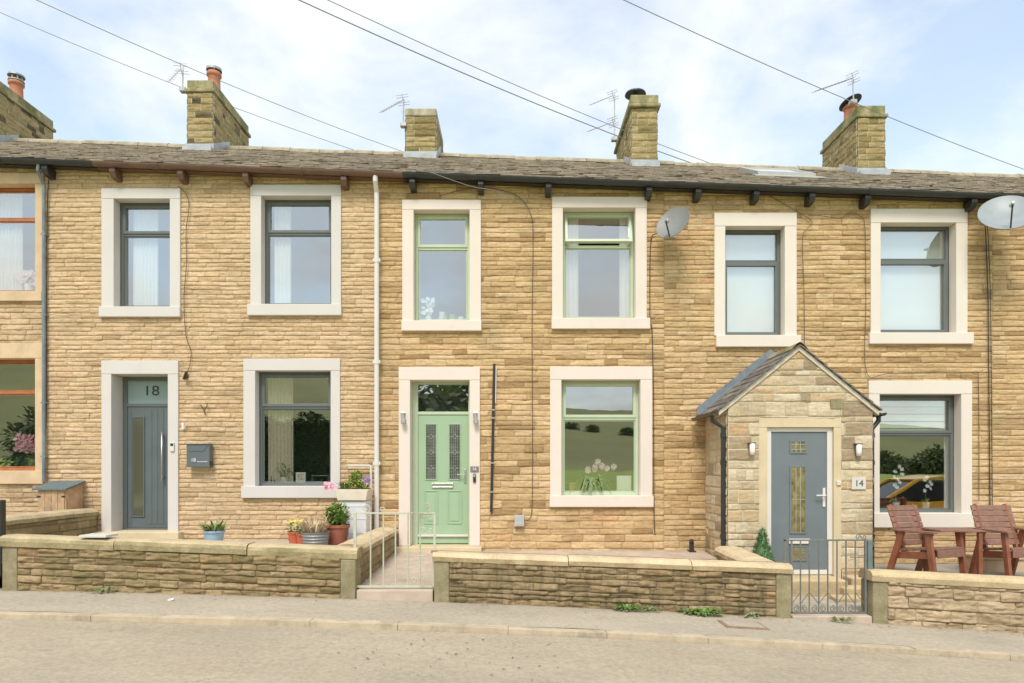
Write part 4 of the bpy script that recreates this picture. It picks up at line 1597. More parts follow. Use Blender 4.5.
# thresholds in the two gateways
for (xa, xb, zt, lab) in ((X_(357, DW), X_(433, DW), .185, 1), (X_(792, DW), X_(871, DW), -.10, 2)):
    m = MB()
    m.box(xa, xb, DW - .03, DW + .3, min(g(xa), g(xb)) - .1, zt)
    o = m.build('gateway_step', M['flags'], None, .012)
    tag(o, 'pale stone step under the cream gate' if lab == 1 else 'worn stone step under the grey-green gate', 'step')

# ------------------------------------------------------------------ gates
def scroll(m, cx, cz, y, r, t, r0=.25, turns=1.25, start=0.0, n=18, sgn=1):
    pts = []
    for i in range(n + 1):
        f = i / n
        a = start + sgn * turns * 2 * math.pi * f
        rr = r * (1 - (1 - r0) * f)
        pts.append((cx + rr * math.cos(a), y, cz + rr * math.sin(a)))
    q = MB()
    q.tube(pts, t, 6)
    q.build('scroll', m, SG)


GD = 7.56
gx = lambda px: X_(px, GD)
gz2 = lambda py: Z_(py, GD)
gate = empty('garden_gate', (gx(394), GD, .18), 'flaking cream wrought iron gate at the path to the sage green door', 'gate')
m = MB()
t = .0085
m.box(gx(353.5), gx(356.3), GD - .012, GD + .012, gz2(590), gz2(512.5))
m.box(gx(433.5), gx(435.8), GD - .012, GD + .012, gz2(552), gz2(512.5))
m.box(gx(432.6), gx(434.2), GD - .01, GD + .01, gz2(586), gz2(550))
m.box(gx(356.3), gx(433.5), GD - .01, GD + .01, gz2(514), gz2(512.3))
m.box(gx(356.3), gx(432.6), GD - .01, GD + .01, gz2(587.5), gz2(585.5))
m.build('frame', M['gatecream'], gate, .002)
for px in (370.6, 383.4, 395.5, 408, 420.2):
    m = MB()
    m.tube([(gx(px), GD, gz2(585.6)), (gx(px), GD, gz2(513))], t, 8)
    m.build('bar', M['gatecream'], gate)
m = M['gatecream']
SG = gate
scroll(m, gx(366), gz2(508.5), GD, .055, .006, start=-1.5)
scroll(m, gx(382), gz2(509.5), GD, .035, .006, start=-1.5)
scroll(m, gx(424), gz2(516.5), GD, .035, .006, start=0)
scroll(m, gx(430.5), gz2(517), GD, .035, .006, start=2.6, sgn=-1)
scroll(m, gx(427), gz2(506.5), GD, .05, .006, start=-1.5)
scroll(m, gx(422.5), gz2(530), GD, .035, .006, start=0)
scroll(m, gx(430), gz2(530), GD, .03, .006, start=3)
m2 = MB()
m2.tube([(gx(420), GD, gz2(533.5)), (gx(433), GD, gz2(533.5))], .006, 6)
m2.build('cross_rail', m, gate)
m2 = MB()
m2.tube([(gx(420.2), GD, gz2(559)), (gx(432.8), GD, gz2(580))], .006, 6)
m2.tube([(gx(416), GD, gz2(556)), (gx(424), GD, gz2(556))], .006, 6)
m2.build('brace', m, gate)
scroll(m, gx(414.5), gz2(580), GD, .035, .0055, start=0)
scroll(m, gx(425.5), gz2(580), GD, .035, .0055, start=3.1, sgn=-1)
m = MB()
for py in (548, 583):
    m.box(gx(353) - .03, gx(353.5), GD - .015, GD + .015, gz2(py) - .015, gz2(py) + .015)
m.box(gx(433) - .02, gx(436) + .02, GD - .02, GD - .011, gz2(551) - .02, gz2(551) + .012)
m.build('hinge', M['rust'], gate, .002)

GD = 7.60
gate2 = empty('garden_gate', (gx(828), GD, -.1), 'grey-green iron gate with a row of small scrolls, in front of the porch', 'gate')
m = MB()
m.box(gx(784) + .0, gx(786), GD - .01, GD + .01, gz2(566), gz2(538.5))
m.box(gx(790.8), gx(792.4), GD - .01, GD + .01, gz2(613), gz2(540))
m.box(gx(784), gx(866), GD - .01, GD + .01, gz2(541), gz2(539.4))
m.box(gx(790.8), gx(866), GD - .01, GD + .01, gz2(613.5), gz2(611.6))
m.box(gx(864.4), gx(866.6), GD - .012, GD + .012, gz2(615), gz2(539))
m.build('frame', M['gategrey'], gate2, .002)
bars = (800.5, 809.3, 818.8, 827.8, 837, 846, 855.3)
for px in bars:
    m = MB()
    m.tube([(gx(px), GD, gz2(612)), (gx(px), GD, gz2(540))], .0085, 8)
    m.build('bar', M['gategrey'], gate2)
m = M['gategrey']
SG = gate2
xs_ = [791.5] + list(bars) + [864.5]
for i in range(8):
    cx = (xs_[i] + xs_[i + 1]) / 2
    scroll(m, gx(cx), gz2(608.5), GD, .036, .005, start=1.57 if i % 2 else 1.57, sgn=1 if i % 2 else -1, r0=.3, turns=1.4)
for (a, b_) in ((791.5, 800.5), (809.3, 800.5), (809.3, 818.8), (827.8, 818.8), (827.8, 837), (846, 837), (846, 855.3), (864.5, 855.3)):
    m2 = MB()
    m2.tube([(gx(a), GD, gz2(604)) if a in (791.5, 864.5) else (gx(b_), GD, gz2(604)), (gx(b_) if a in (791.5, 864.5) else gx(a), GD, gz2(592))][::1], .0045, 6)
    m2.build('brace', m, gate2)
scroll(m, gx(858), gz2(537), GD, .03, .005, start=0)
scroll(m, gx(864), gz2(537), GD, .03, .005, start=3)
m2 = MB()
m2.tube([(gx(850), GD, gz2(557)), (gx(864.5), GD, gz2(557.5))], .006, 6)
m2.build('latch', m, gate2)
m = MB()
m.box(gx(866.8), gx(871.3), GD - .03, GD + .03, gz2(571), gz2(540.5))
tag(m.build('gate_post', M['gatewood'], None, .006), 'square grey-green wooden post carrying the gate by the porch', 'post')
m = MB()
m.box(X_(-2, 7.75), X_(3, 7.75), 7.72, 7.8, .3, Z_(500, 7.75))
tag(m.build('gate_post', M['blackplastic'], None, .006), 'black square gate post at the left edge of the photo', 'post')
m = MB()
m.box(X_(81, DW), X_(108, DW), DW - .04, DW + .2, zA(-4.6) + .012, zA(-4.6) + .04, Matrix.Identity(4))
tag(m.build('loose_slab', M['lead'] if False else M['plaqueslate'], None, .004), 'thin loose grey slate slab lying on the mossy wall coping', 'slab')
# ------------------------------------------------------------------ things fixed to the walls
def dish(label, c, nrm, r, mat, wallpt, roll=0):
    root = empty('satellite_dish', c, label, 'satellite dish', 'satellite dishes on the house fronts')
    n = Vector(nrm).normalized()
    up = Vector((0, 0, 1))
    xax = up.cross(n).normalized()
    yax = n.cross(xax)
    T = Matrix(((xax.x, yax.x, n.x, 0), (xax.y, yax.y, n.y, 0), (xax.z, yax.z, n.z, 0), (0, 0, 0, 1)))
    C = Vector(c)
    m = MB()
    pr = []
    for i in range(9):
        q = i / 8
        pr.append((r * q + .0001, .28 * r * q * q))
    m.lathe(pr + [(r * 1.02, .28 * r + .004), (r * 1.02, .28 * r - .008), (r * .97, .28 * r - .014)] + [(r * q, .28 * r * q * q - .012) for q in (.8, .5, .2, .001)], C, 40, M=T, sy=1.1)
    m.build('reflector', M[mat], root, smooth=True)
    m = MB()
    foot = C + T @ Vector((0, -r * 1.05, .2 * r))
    lnb = C + T @ Vector((0, -r * .55, r * 1.05))
    m.tube([foot, lnb], .011, 8)
    m.build('arm', M['blackplastic'], root)
    m = MB()
    d = (C + T @ Vector((0, 0, r * .1)) - lnb).normalized()
    m.tube([lnb - d * .04, lnb + d * .02, lnb + d * .025, lnb + d * .06], [.02, .02, .032, .032], 12)
    m.build('receiver', M['galv'], root)
    m = MB()
    W = Vector(wallpt)
    back = C - n * .03
    m.tube([back, back - n * .06, Vector((W.x, back.y + .05, W.z)), W], .017, 8)
    m.box(W.x - .05, W.x + .05, W.y - .015, W.y, W.z - .09, W.z + .09)
    m.build('wall_bracket', M['galv'], root)


def at(px, py, D): return (X_(px, D), D, Z_(py, D))


dish('smaller grey satellite dish beside the open sage green upper window', at(674.5, 225.5, 9.85), (-.55, -.7, .42), .245, 'dish', at(672, 232, D0 - .01))
dish('larger pale satellite dish at the right edge above two hanging black cables', at(1006, 218, 9.75), (-.34, -.72, .60), .345, 'dishB', at(994, 222, D0 - .01))


def aerial(label, top, base, ends, n, mat='galv', double=None, el=.13):
    """mast with a yagi boom; ends = (tip, reflector) points"""
    root = empty('tv_aerial', base, label, 'tv aerial', 'tv aerials on the chimneys')
    m = MB()
    m.tube([base, top], .014, 8)
    b = Vector(base)
    m.build('mast', M[mat], root)
    m = MB()
    m.box(b.x - .06, b.x + .06, b.y - .02, b.y + .1, b.z + .02, b.z + .09)
    m.build('clamp', M[mat], root)
    for (tip, ref) in ends:
        m = MB()
        tip, ref = Vector(tip), Vector(ref)
        m.tube([tip, ref], .009, 6)
        d = (ref - tip).normalized()
        s = d.cross(Vector((0, 0, 1))).normalized()
        for i in range(n):
            p = tip + (ref - tip) * (i / (n - 1)) * .92
            L = el * (1 - .25 * (1 - i / n)) * .6
            m.tube([p - s * L, p + s * L], .005, 4)
        u = s.cross(d)
        for zz_ in (-.09, -.045, .045, .09):
            p = ref + u * zz_
            m.tube([p - s * .13, p + s * .13], .005, 4)
        m.tube([ref - u * .1, ref + u * .1], .006, 4)
        m.build('boom', M[mat], root)


A = at
aerial('small aerial leaning left on the chimney with the short red pot over house 18', A(183, 67, 13.4), A(182.5, 92, 13.3), [(A(169, 81, 12.6), A(181, 68.5, 13.3))], 7)
aerial('aerial pointing down to the left on the plain slab-topped chimney', A(403.7, 99, 13.5), A(403.2, 127, 13.35), [(A(381.5, 112, 12.6), A(403, 100, 13.5))], 9)
aerial('tall mast with two aerials behind the chimney with a flat dark cowl', A(614.5, 94, 15.3), A(614.5, 141, 15.1), [(A(591, 104.5, 14.4), A(613, 95.5, 15.2)), (A(589, 131, 14.4), A(613, 122, 15.2))], 9)
aerial('long many-pronged aerial on the chimney with a tilted metal disc over its pot', A(852.5, 78, 13.7), A(853.8, 104, 13.7), [(A(816, 91, 12.9), A(853, 78, 13.75))], 11, el=.2)


def cable(label, pts, r=.006, mat='cable', name='wall_cable', smooth=True):
    P = [Vector(p) for p in pts]
    if smooth and len(P) > 2:
        Q = []
        for i in range(len(P) - 1):
            p0, p1, p2, p3 = P[max(i - 1, 0)], P[i], P[i + 1], P[min(i + 2, len(P) - 1)]
            for k in range(6):
                t = k / 6
                Q.append(.5 * ((2 * p1) + (-p0 + p2) * t + (2 * p0 - 5 * p1 + 4 * p2 - p3) * t * t + (-p0 + 3 * p1 - 3 * p2 + p3) * t ** 3))
        Q.append(P[-1])
        P = Q
    m = MB()
    m.tube(P, r, 6)
    return tag(m.build(name, M[mat]), label, 'cable')


CD = D0 - .045
w_ = lambda *pp: [A(px, py, CD) for px, py in pp]
cable('thin brown cable between the two upper windows of house 18', w_((178, 186), (186, 194), (189, 206), (186, 232), (186.5, 262), (184, 300), (186, 335), (191, 352), (189, 368), (184, 375)), .0055, 'cablebrown')
cable('thin dark cable down the wall from gutter to the small junction box', w_((440, 196), (470, 188), (500, 190), (520, 198), (531, 215), (533, 240), (532, 330), (532.5, 430), (532, 505), (529, 519), (523, 521)), .0055, 'cablebrown')
cable('thin black cable from the smaller dish down the wall to the ground', [A(664, 236, 9.95)] + w_((655, 234), (650.5, 246), (650, 320), (652, 330), (653.5, 400), (654, 505), (655, 535)), .0065, 'cable')
cable('looped thin cable under the black gutter, hanging down behind the porch roof', w_((770, 196), (800, 213), (812, 222), (806, 230), (802.5, 240), (804, 290), (804.5, 345)), .005, 'cablebrown')
cable('thin cable from under the gutter passing over the lintel of the orchid window', w_((808, 215), (822, 216), (840, 218), (850, 213), (860, 216), (865, 228), (866, 300), (866.5, 372), (890, 373.5), (955, 373), (975, 374), (978.5, 385), (979, 500)), .005, 'cablebrown')
cable('left one of the two black cables hanging from the larger dish', [A(985, 226, 9.95)] + w_((986, 240), (988, 300), (989, 400), (990, 505), (990, 520)), .0075, 'cable')
cable('right one of the two black cables hanging from the larger dish', [A(987, 226, 9.98)] + w_((988.5, 242), (990.5, 300), (991.5, 400), (992.3, 505), (992.5, 520)), .0055, 'cable')
cable('faint short service wire crossing the gutter above the green door', [A(430, 172, 9.8), A(470, 186, 9.9), A(500, 192, 10.0)] + w_((528, 208)), .004, 'cablegrey')
cable('thin black cable beside the slim drainpipe at the left', w_((50, 172), (48, 190), (46.8, 240), (46.5, 330), (46.5, 400), (44, 480)), .006, 'cable')


def wire(label, pts, r=.0075):
    P = []
    a, b_ = Vector(pts[0]), Vector(pts[1])
    for i in range(15):
        t = i / 14
        p = a.lerp(b_, t)
        p.z -= .12 * 4 * t * (1 - t)
        P.append(p)
    m = MB()
    m.tube(P, r * .85, 6)
    return tag(m.build('overhead_wire', M['cablegrey']), label, 'overhead wire', 'overhead wires crossing the sky')


wire('upper of two thin wires at top left, passing the short red chimney pot', (A(-60, -45, 9), A(404, 152, 15.0)), .007)
wire('lower of two thin wires at top left, passing behind the sooty chimney', (A(-60, -14, 12.5), A(360, 152, 15.2)), .007)
wire('left of the close pair of thick wires crossing the upper middle of the sky', (A(230, -32, 9), A(700, 166, 15.0)), .011)
wire('right of the close pair of wires crossing the upper middle of the sky', (A(250, -37, 9), A(718, 166, 15.2)), .008)
wire('single wire at the upper right passing over the chimney with the tilted metal disc', (A(560, -30, 9), A(1040, 175, 14.4)), .008)

# conduit pole beside the green door
m = MB()
xa = X_(491, CD)
m.tube([A(494.3, 364, CD), A(491.2, 512, CD)], .019, 10)
cp = m.build('wall_pipe', M['cable'])
tag(cp, 'black vertical pipe with clips on the wall right of the green door', 'pipe')
m = MB()
for py in (410, 418, 463, 492):
    x = 494.3 - (py - 364) * 3.1 / 148
    m.tube([A(x, py - .7, CD - .004), A(x, py + .7, CD - .004)], .03, 10)
m.build('clip', M['galv'], cp)
m = MB()
m.tube([A(496.2, 366, CD), A(495.6, 403, CD)], .008, 8)
tag(m.build('wall_cable', M['upvc']), 'short white cable beside the top of the black vertical pipe', 'cable')
m = MB()
m.box(X_(514.5, CD), X_(524, CD), CD - .05, D0, Z_(526, CD), Z_(515, CD))
m.box(X_(516, CD), X_(522.5, CD), CD - .056, CD - .051, Z_(524.5, CD), Z_(516.5, CD))
tag(m.build('junction_box', M['lead'], None, .006), 'small grey-white junction box low on the wall right of the green door', 'junction box')


# lamps by the doors
def downlight(px, py, label, s):
    root = empty('wall_lamp', A(px, py, DS), label, 'wall lamp', 'slanted steel lamps beside the green door')
    x, y, z = A(px, py, DS)
    m = MB()
    m.box(x - .035 - s * .0, x + .03, y - .02, y, z + .075, z + .115)
    m.tube([(x - .015, y - .02, z + .1), (x - .015, y - .05, z + .1)], .012, 8)
    m.build('backplate', M['steel'], root, .003)
    m = MB()
    T = Matrix.Rotation(R(-7), 4, 'Y')
    m.lathe([(.028, .06), (.028, -.04), (.038, -.05), (.038, -.10), (.030, -.10), (.02, .05)], (x, y - .06, z + .04), 16, M=T)
    m.build('shade', M['galv'], root, smooth=False)
    m = MB()
    m.lathe([(.036, -.052), (.037, -.1), (.001, -.102)], (x, y - .06, z + .04), 16, M=T)
    m.build('glass', M['blackplastic'], root)


downlight(403.5, 420, 'slanted steel lamp on the surround left of the green door', 1)
downlight(475.5, 420, 'slanted steel lamp on the surround right of the green door', 1)


def lantern(px, py, label):
    x, y, z = A(px, py, PD - .02)
    root = empty('wall_lamp', (x, y, z), label, 'wall lamp', 'opal lamps on the porch front')
    m = MB()
    m.box(x - .03, x + .03, y, y + .03, z - .08, z + .09)
    m.box(x - .05, x + .05, y - .07, y, z + .075, z + .09)
    m.build('backplate', M['lampgrey'], root, .004)
    m = MB()
    m.lathe([(.001, -.085), (.03, -.08), (.036, -.03), (.036, .06), (.02, .074), (.001, .075)], (x, y - .05, z), 16)
    m.build('shade', M['opal'], root, smooth=True)
    m = MB()
    for k in range(3):
        m.tube([(x - .042, y - .05, z - .05 + .05 * k), (x + .042, y - .05, z - .05 + .05 * k)], .004, 6)
    m.build('cage', M['lampgrey'], root)


lantern(751, 449, 'opal lamp on the stone porch front left of the blue door')
lantern(857, 450, 'opal lamp on the stone porch front right of the blue door')

x, y, z = A(186, 376, CD)
m = MB()
m.box(x - .03, x + .02, y - .01, y + .05, z - .02, z + .03)
m.tube([(x - .02, y - .02, z - .045), (x + .05, y - .09, z + .04)], .022, 10)
tag(m.build('outside_light', M['blackplastic'], None, .003), 'small dark spotlight on the wall right of the lintel of the grey door', 'outside light')
# mailbox
x0, y0, z0 = A(186.5, 467, 10.06)
x1, _, z1 = A(209.5, 444.5, 10.06)
mbx = empty('mailbox', ((x0 + x1) / 2, D0, z0), 'grey wall mailbox lettered 18 beside the anthracite door', 'mailbox')
m = MB()
m.box(x0, x1, D0 - .14, D0 - .03, z0, z1)
m.build('body', M['doorgrey'], mbx, .004)
m = MB()
m.box(x0 - .004, x1 + .004, D0 - .152, D0 - .03, z1 + .001, z1 + .012)
m.prism([(x0 + .16, z1 - .02), (x1 - .03, z1 - .02), (x1 - .09, z1 - .10), (x0 + .02, z1 - .10)], D0 - .146, D0 - .1405)
m.build('lid', M['doorgrey'], mbx, .002)
textmesh('number', '18', .075, (x0 + .105, D0 - .149, z0 + .10), M['whitepaint'], mbx)
m = MB()
m.box(x0 + .155, x1 - .03, D0 - .1455, D0 - .1405, z0 + .075, z0 + .082)
m.build('underline', M['whitepaint'], mbx)
m = MB()
m.box(x1 + .001, x1 + .022, D0 - .12, D0 - .06, z0 + .02, z0 + .09)
m.build('lock', M['blackplastic'], mbx, .003)
# wall ornament: small wrought Y shaped twig hook and thermometer
x, y, z = A(205, 409, CD)
m = MB()
m.tube([(x + .01, y - .01, z - .09), (x, y - .02, z - .02), (x - .05, y - .015, z + .05), (x - .07, y - .01, z + .06)], .009, 6)
m.tube([(x, y - .02, z - .02), (x + .035, y - .01, z + .04), (x + .035, y - .01, z + .09)], .008, 6)
tag(m.build('wall_hook', M['cablebrown']), 'small dark forked iron hook on the wall above the grey mailbox', 'hook')
x, y, z = A(183, 426, CD)
m = MB()
m.box(x - .012, x + .018, y - .02, y + .04, z - .05, z + .05)
m.tube([(x + .03, y, z - .05), (x + .035, y - .01, z + .0), (x + .05, y, z + .02)], .006, 6)
tag(m.build('thermometer', M['opal'], None, .003), 'small white thermometer on the wall between the grey door and the mailbox', 'thermometer')
# doorbells
def bell(px, py, D, label, w=.05, h=.11, body='upvc', but='blackplastic'):
    x, y, z = A(px, py, D)
    root = empty('doorbell', (x, y, z), label, 'doorbell')
    m = MB()
    m.box(x - w / 2, x + w / 2, y - .022, y, z - h / 2, z + h / 2)
    m.build('body', M[body], root, .006)
    m = MB()
    m.box(x - w * .35, x + w * .35, y - .026, y - .0225, z + h * .12, z + h * .42)
    m.build('button', M[but], root, .002)
bell(172.5, 447, DS, 'white and black video doorbell on the surround of the anthracite door', .06, .13)
bell(474.5, 478, DS, 'slim black doorbell below the grey number plate by the green door', .042, .13, 'blackplastic', 'galv')
bell(838.5, 483, PD - .014, 'cream doorbell on the sandstone frame right of the blue door', .06, .06, 'cream', 'opal')
x, y, z = A(474.5, 469, DS)
np_ = empty('number_plate', (x, y, z), 'small grey number plate reading 16 right of the green door', 'number plate')
m = MB()
m.box(x - .062, x + .062, y - .015, y, z - .04, z + .04)
m.build('plate', M['plaque'], np_, .004)
textmesh('number', '16', .062, (x, y - .0165, z), M['whitepaint'], np_)
x, y, z = A(858.5, 483.5, PD - .016)
np_ = empty('number_plate', (x, y, z), 'pale square number plate reading 14 on the porch front', 'number plate')
m = MB()
m.box(x - .095, x + .095, y - .015, y, z - .08, z + .08)
m.build('plate', M['plaqueslate'], np_, .005)
textmesh('number', '14', .12, (x, y - .0165, z), M['darkpaint'], np_)

# white pipes beside the downpipe
PDp = 10.08
m = MB()
m.tube([A(347.5, 465.5, PDp), A(369.5, 465.5, PDp), A(371, 467, PDp), A(371, 531, PDp)], .014, 10)
tag(m.build('overflow_pipe', M['upvc']), 'thin white bent pipe behind the tall white planter', 'pipe')


# ------------------------------------------------------------------ plants
def blades(m, c, r, n, lmin, lmax, w, spread=.6, z=0, bend=.35):
    for i in range(n):
        a = rng.uniform(0, 2 * math.pi)
        q = r * math.sqrt(rng.random())
        p = (c[0] + q * math.cos(a), c[1] + q * math.sin(a), c[2] + z + rng.uniform(-.01, .01))
        d = (math.cos(a) * spread * rng.uniform(.3, 1.3), math.sin(a) * spread * rng.uniform(.3, 1.3), 1)
        m.leaf(p, d, w * rng.uniform(.7, 1.2), rng.uniform(lmin, lmax), bend * rng.uniform(.2, 1.4))


def cloud(m, c, rad, n, size, flat=1):
    for i in range(n):
        while True:
            v = Vector((rng.uniform(-1, 1), rng.uniform(-1, 1), rng.uniform(-1, 1)))
            if .15 < v.length <= 1: break
        p = (c[0] + v.x * rad[0], c[1] + v.y * rad[1], c[2] + v.z * rad[2])
        d = (v.x + rng.uniform(-.6, .6), v.y + rng.uniform(-.6, .6), v.z * .6 + rng.uniform(-.2, .8))
        m.leaf(p, d, size * rng.uniform(.6, 1.1), size * rng.uniform(1.0, 1.8), .25)


def flower(m, c, r, n=6):
    """open flower: petals round a centre, facing outwards and a little up"""
    c = Vector(c)
    tilt = Matrix.Rotation(rng.uniform(-.5, .5), 3, 'Z') @ Matrix.Rotation(rng.uniform(-.7, .2), 3, 'X')
    ph = rng.random() * 6
    for k in range(n):
        a = 2 * math.pi * k / n + ph
        u = tilt @ Vector((math.cos(a), -.25, math.sin(a)))
        s = tilt @ Vector((-math.sin(a), 0, math.cos(a)))
        w = r * 1.3 / n * 1.6
        m.add([c, c + u * r * .6 - s * w, c + u * r, c + u * r * .6 + s * w], [(0, 1, 2, 3)])


def plantpot(name, label, px, py, D, r, h, mat, groupz=None, ribs=0, taper=.78, base=None, cat='plant pot'):
    x = X_(px, D)
    z = Z_(py, D) if base is None else base
    root = empty(name, (x, D, z), label, cat)
    m = MB()
    prof = [(.001, .0), (r * taper, 0)]
    if ribs:
        for i in range(ribs + 1):
            t = i / ribs
            rr = r * (taper + (1 - taper) * t)
            prof += [(rr, h * (t * .9)), (rr + .008, h * (t * .9) + h * .3 / ribs), (rr, h * (t * .9) + h * .6 / ribs)]
        prof = [p for p in prof if p[1] <= h]
    else:
        prof += [(r * (taper + .5 * (1 - taper)), h * .45), (r * .97, h * .84), (r * 1.06, h * .85)]
    prof += [(r * 1.06, h), (r * .96, h), (r * .93, h * .88)]
    m.lathe(prof, (x, D, z), 28)
    m.build('pot', M[mat], root)
    m = MB()
    m.lathe([(r * .93, 0), (.001, .012)], (x, D, z + h * .9), 20)
    m.build('soil', M['soil'], root)
    return root, x, z


YG = .45   # ground of the upper yard
# blue pot
root, x, z = plantpot('potted_plant', 'pale blue pot of low spiky green and orange leaves under the mailbox', 214, 541, 9.5, .14, .19, 'bluepot', base=.47, cat='potted plant')
m = MB()
blades(m, (x, 9.5, z + .18), .12, 60, .12, .24, .035, .9)
m.build('leaves', M['leaf'], root)
m = MB()
blades(m, (x, 9.5, z + .18), .12, 16, .06, .15, .03, 1.0)
m.build('faded_leaves', M['dry'], root)
# large terracotta
root, x, z = plantpot('potted_plant', 'largest terracotta pot with bushy bright green leaves beside the tall white planter', 337, 543, 9.3, .165, .27, 'terradark', base=.49, cat='potted plant')
m = MB()
cloud(m, (x, 9.3, z + .38), (.18, .15, .14), 330, .045)
blades(m, (x, 9.3, z + .28), .13, 60, .14, .26, .04, .6)
m.build('leaves', M['leaf'], root)
m = MB()
cloud(m, (x, 9.3, z + .46), (.16, .12, .09), 130, .036)
m.build('young_leaves', M['leaflime'], root)
# ribbed grey pot with dry grass
root, x, z = plantpot('potted_plant', 'wide ribbed grey pot of dry straw-coloured stems', 315.5, 546, 8.9, .175, .22, 'greyzinc', ribs=5, base=.475, taper=.85, cat='potted plant')
m = MB()
blades(m, (x, 8.9, z + .2), .12, 120, .12, .32, .02, .7)
m.build('dry_stems', M['dry'], root)
# two small red pots with pale flowers
root, x, z = plantpot('potted_plant', 'small orange-red pot of yellow flowers, leftmost of the cluster', 296, 545, 9.2, .105, .20, 'redglaze', base=.475, cat='potted plant')
m = MB()
cloud(m, (x, 9.2, z + .25), (.14, .1, .07), 100, .04)
m.build('leaves', M['leafgrey'], root)
m = MB()
for i in range(10): flower(m, (x + rng.uniform(-.14, .1), 9.15 + rng.uniform(-.08, .05), z + .29 + rng.uniform(0, .08)), .03)
m.build('flowers', M['yellowpetal'], root)
root, x, z = plantpot('plant_pot', 'small red glazed pot half hidden behind the ribbed grey pot', 303.5, 547, 9.05, .09, .19, 'redglaze', base=.475)
m = MB()
cloud(m, (x, 9.05, z + .22), (.1, .08, .05), 50, .04)
m.build('leaves', M['leafgrey'], root)
# tall white planter: enamel churn below a cream trough
D = 9.85
x0, x1 = X_(340, D), X_(370, D)
root = empty('tall_planter', ((x0 + x1) / 2, D, YG), 'tall chipped white stand against the wall by the white downpipe', 'plant stand')
m = MB()
m.box(x0 + .02, x1 - .02, D - .16, D + .2, YG, Z_(500.5, D))
m.build('stand', M['whitetin'], root, .02)
m = MB()
for z_ in (.6, .8, .98):
    m.box(x0 + .015, x1 - .015, D - .166, D - .161, z_, z_ + .012)
m.build('ribs', M['whitetin'], root)
m = MB()
zt0, zt1 = Z_(500, D), Z_(489, D)
m.prism([(x0 + .01, zt0), (x1 - .02, zt0), (x1 + .01, zt1), (x0 - .03, zt1)], D - .19, D + .2)
tr = m.build('flower_trough', M['cream'], None, .008)
tr['label'] = 'cream trough of flowers standing on the tall white stand'
tr['category'] = 'flower trough'
m = MB()
m.box(x0, x1 - .02, D - .16, D + .17, zt1 + .001, zt1 + .01)
m.build('soil', M['soil'], tr)
xs_ = X_(353, D)
m = MB()
cloud(m, (xs_ + .04, D, zt1 + .12), (.11, .09, .15), 420, .032)
m.build('lime_foliage', M['leaflime'], tr)
m = MB()
blades(m, (xs_ - .12, D, zt1), .08, 26, .1, .2, .03, .5)
blades(m, (xs_ + .15, D, zt1), .07, 16, .08, .16, .03, .5)
m.build('leaves', M['leaf'], tr)
m = MB()
for i in range(5): flower(m, (xs_ + .2 + rng.uniform(-.05, .05), D - .05, zt1 + .1 + rng.uniform(0, .08)), .03)
m.build('purple_flowers', M['purple'], tr)
m = MB()
for i in range(9): flower(m, (X_(332, D) + rng.uniform(-.05, .06), D - .16, Z_(485.5, D) + rng.uniform(-.05, .05)), .038)
m.tube([(xs_ - .15, D - .05, zt1 + .03), (X_(333, D), D - .15, Z_(486, D))], .006, 6)
m.build('pink_flowers', M['pink'], tr)

# conical clipped shrub by the porch
D = 8.95
x = X_(762.5, D)
root = empty('conical_shrub', (x, D, -.12), 'small clipped green cone shrub left of the blue porch door', 'shrub')
m = MB()
zb_, ztop_ = .18, Z_(527, D)
for i in range(1700):
    t = rng.random() ** .7
    zz_ = zb_ + (ztop_ - zb_) * (1 - t) + rng.uniform(-.01, .01)
    rr = (.17 * t + .02) * (1 - .12 * rng.random())
    a = rng.uniform(0, 2 * math.pi)
    m.leaf((x + rr * math.cos(a), D + rr * math.sin(a), zz_), (math.cos(a), math.sin(a), .7), .016, rng.uniform(.022, .04), .2)
m.lathe([(.15, zb_ - .02), (.135, zb_ + .1), (.02, ztop_ - .03), (.001, ztop_ - .02)], (x, D, 0), 16)
m.build('foliage', M['shrub'], root)
m = MB()
m.lathe([(.001, 0), (.11, 0), (.15, .26), (.16, .27), (.16, .31), (.13, .31)], (x, D, -.12), 24)
m.build('pot', M['terra'], root)
m = MB()
m.tube([(x, D, .0), (x, D, .6)], .012, 6)
m.build('stem', M['bark'], root)

# weeds at the foot of the garden wall
def weed(px, py, D, r, n, label, mat='leaf'):
    x, z = X_(px, D), g(X_(px, D)) + .03
    m = MB()
    for k in range(n):
        a = rng.uniform(0, 2 * math.pi)
        q = rng.random()
        m.leaf((x + r * q * math.cos(a), D + min(.03, r * .4 * q * math.sin(a)), z), (math.cos(a), math.sin(a) - .3, rng.uniform(.3, 1.4)), rng.uniform(.015, .035), rng.uniform(.05, .11), .4)
    tag(m.build('weed', M[mat]), label, 'weed', 'weeds at the foot of the garden walls')


weed(627, 607, 7.42, .13, 70, 'smaller green weed at the foot of the stained garden wall', 'leaf')
weed(704, 612, 7.40, .17, 150, 'largest bright green weed at the foot of the stained garden wall', 'leaf')
weed(688, 612, 7.43, .09, 30, 'thin weed just left of the largest weed by the stained wall', 'leaf')
weed(652, 609, 7.43, .07, 22, 'tiny yellowish weed right of the smaller weed by the stained wall', 'leafgrey')
weed(104, 590, 7.43, .12, 26, 'low moss-like weed at the foot of the mossy wall below the loose slab', 'leafgrey')
weed(842, 622, 7.42, .09, 22, 'small green weed in front of the step of the grey-green gate', 'leaf')
weed(752, 616, 7.42, .07, 16, 'small weed near the end slab of the stained wall', 'leafgrey')

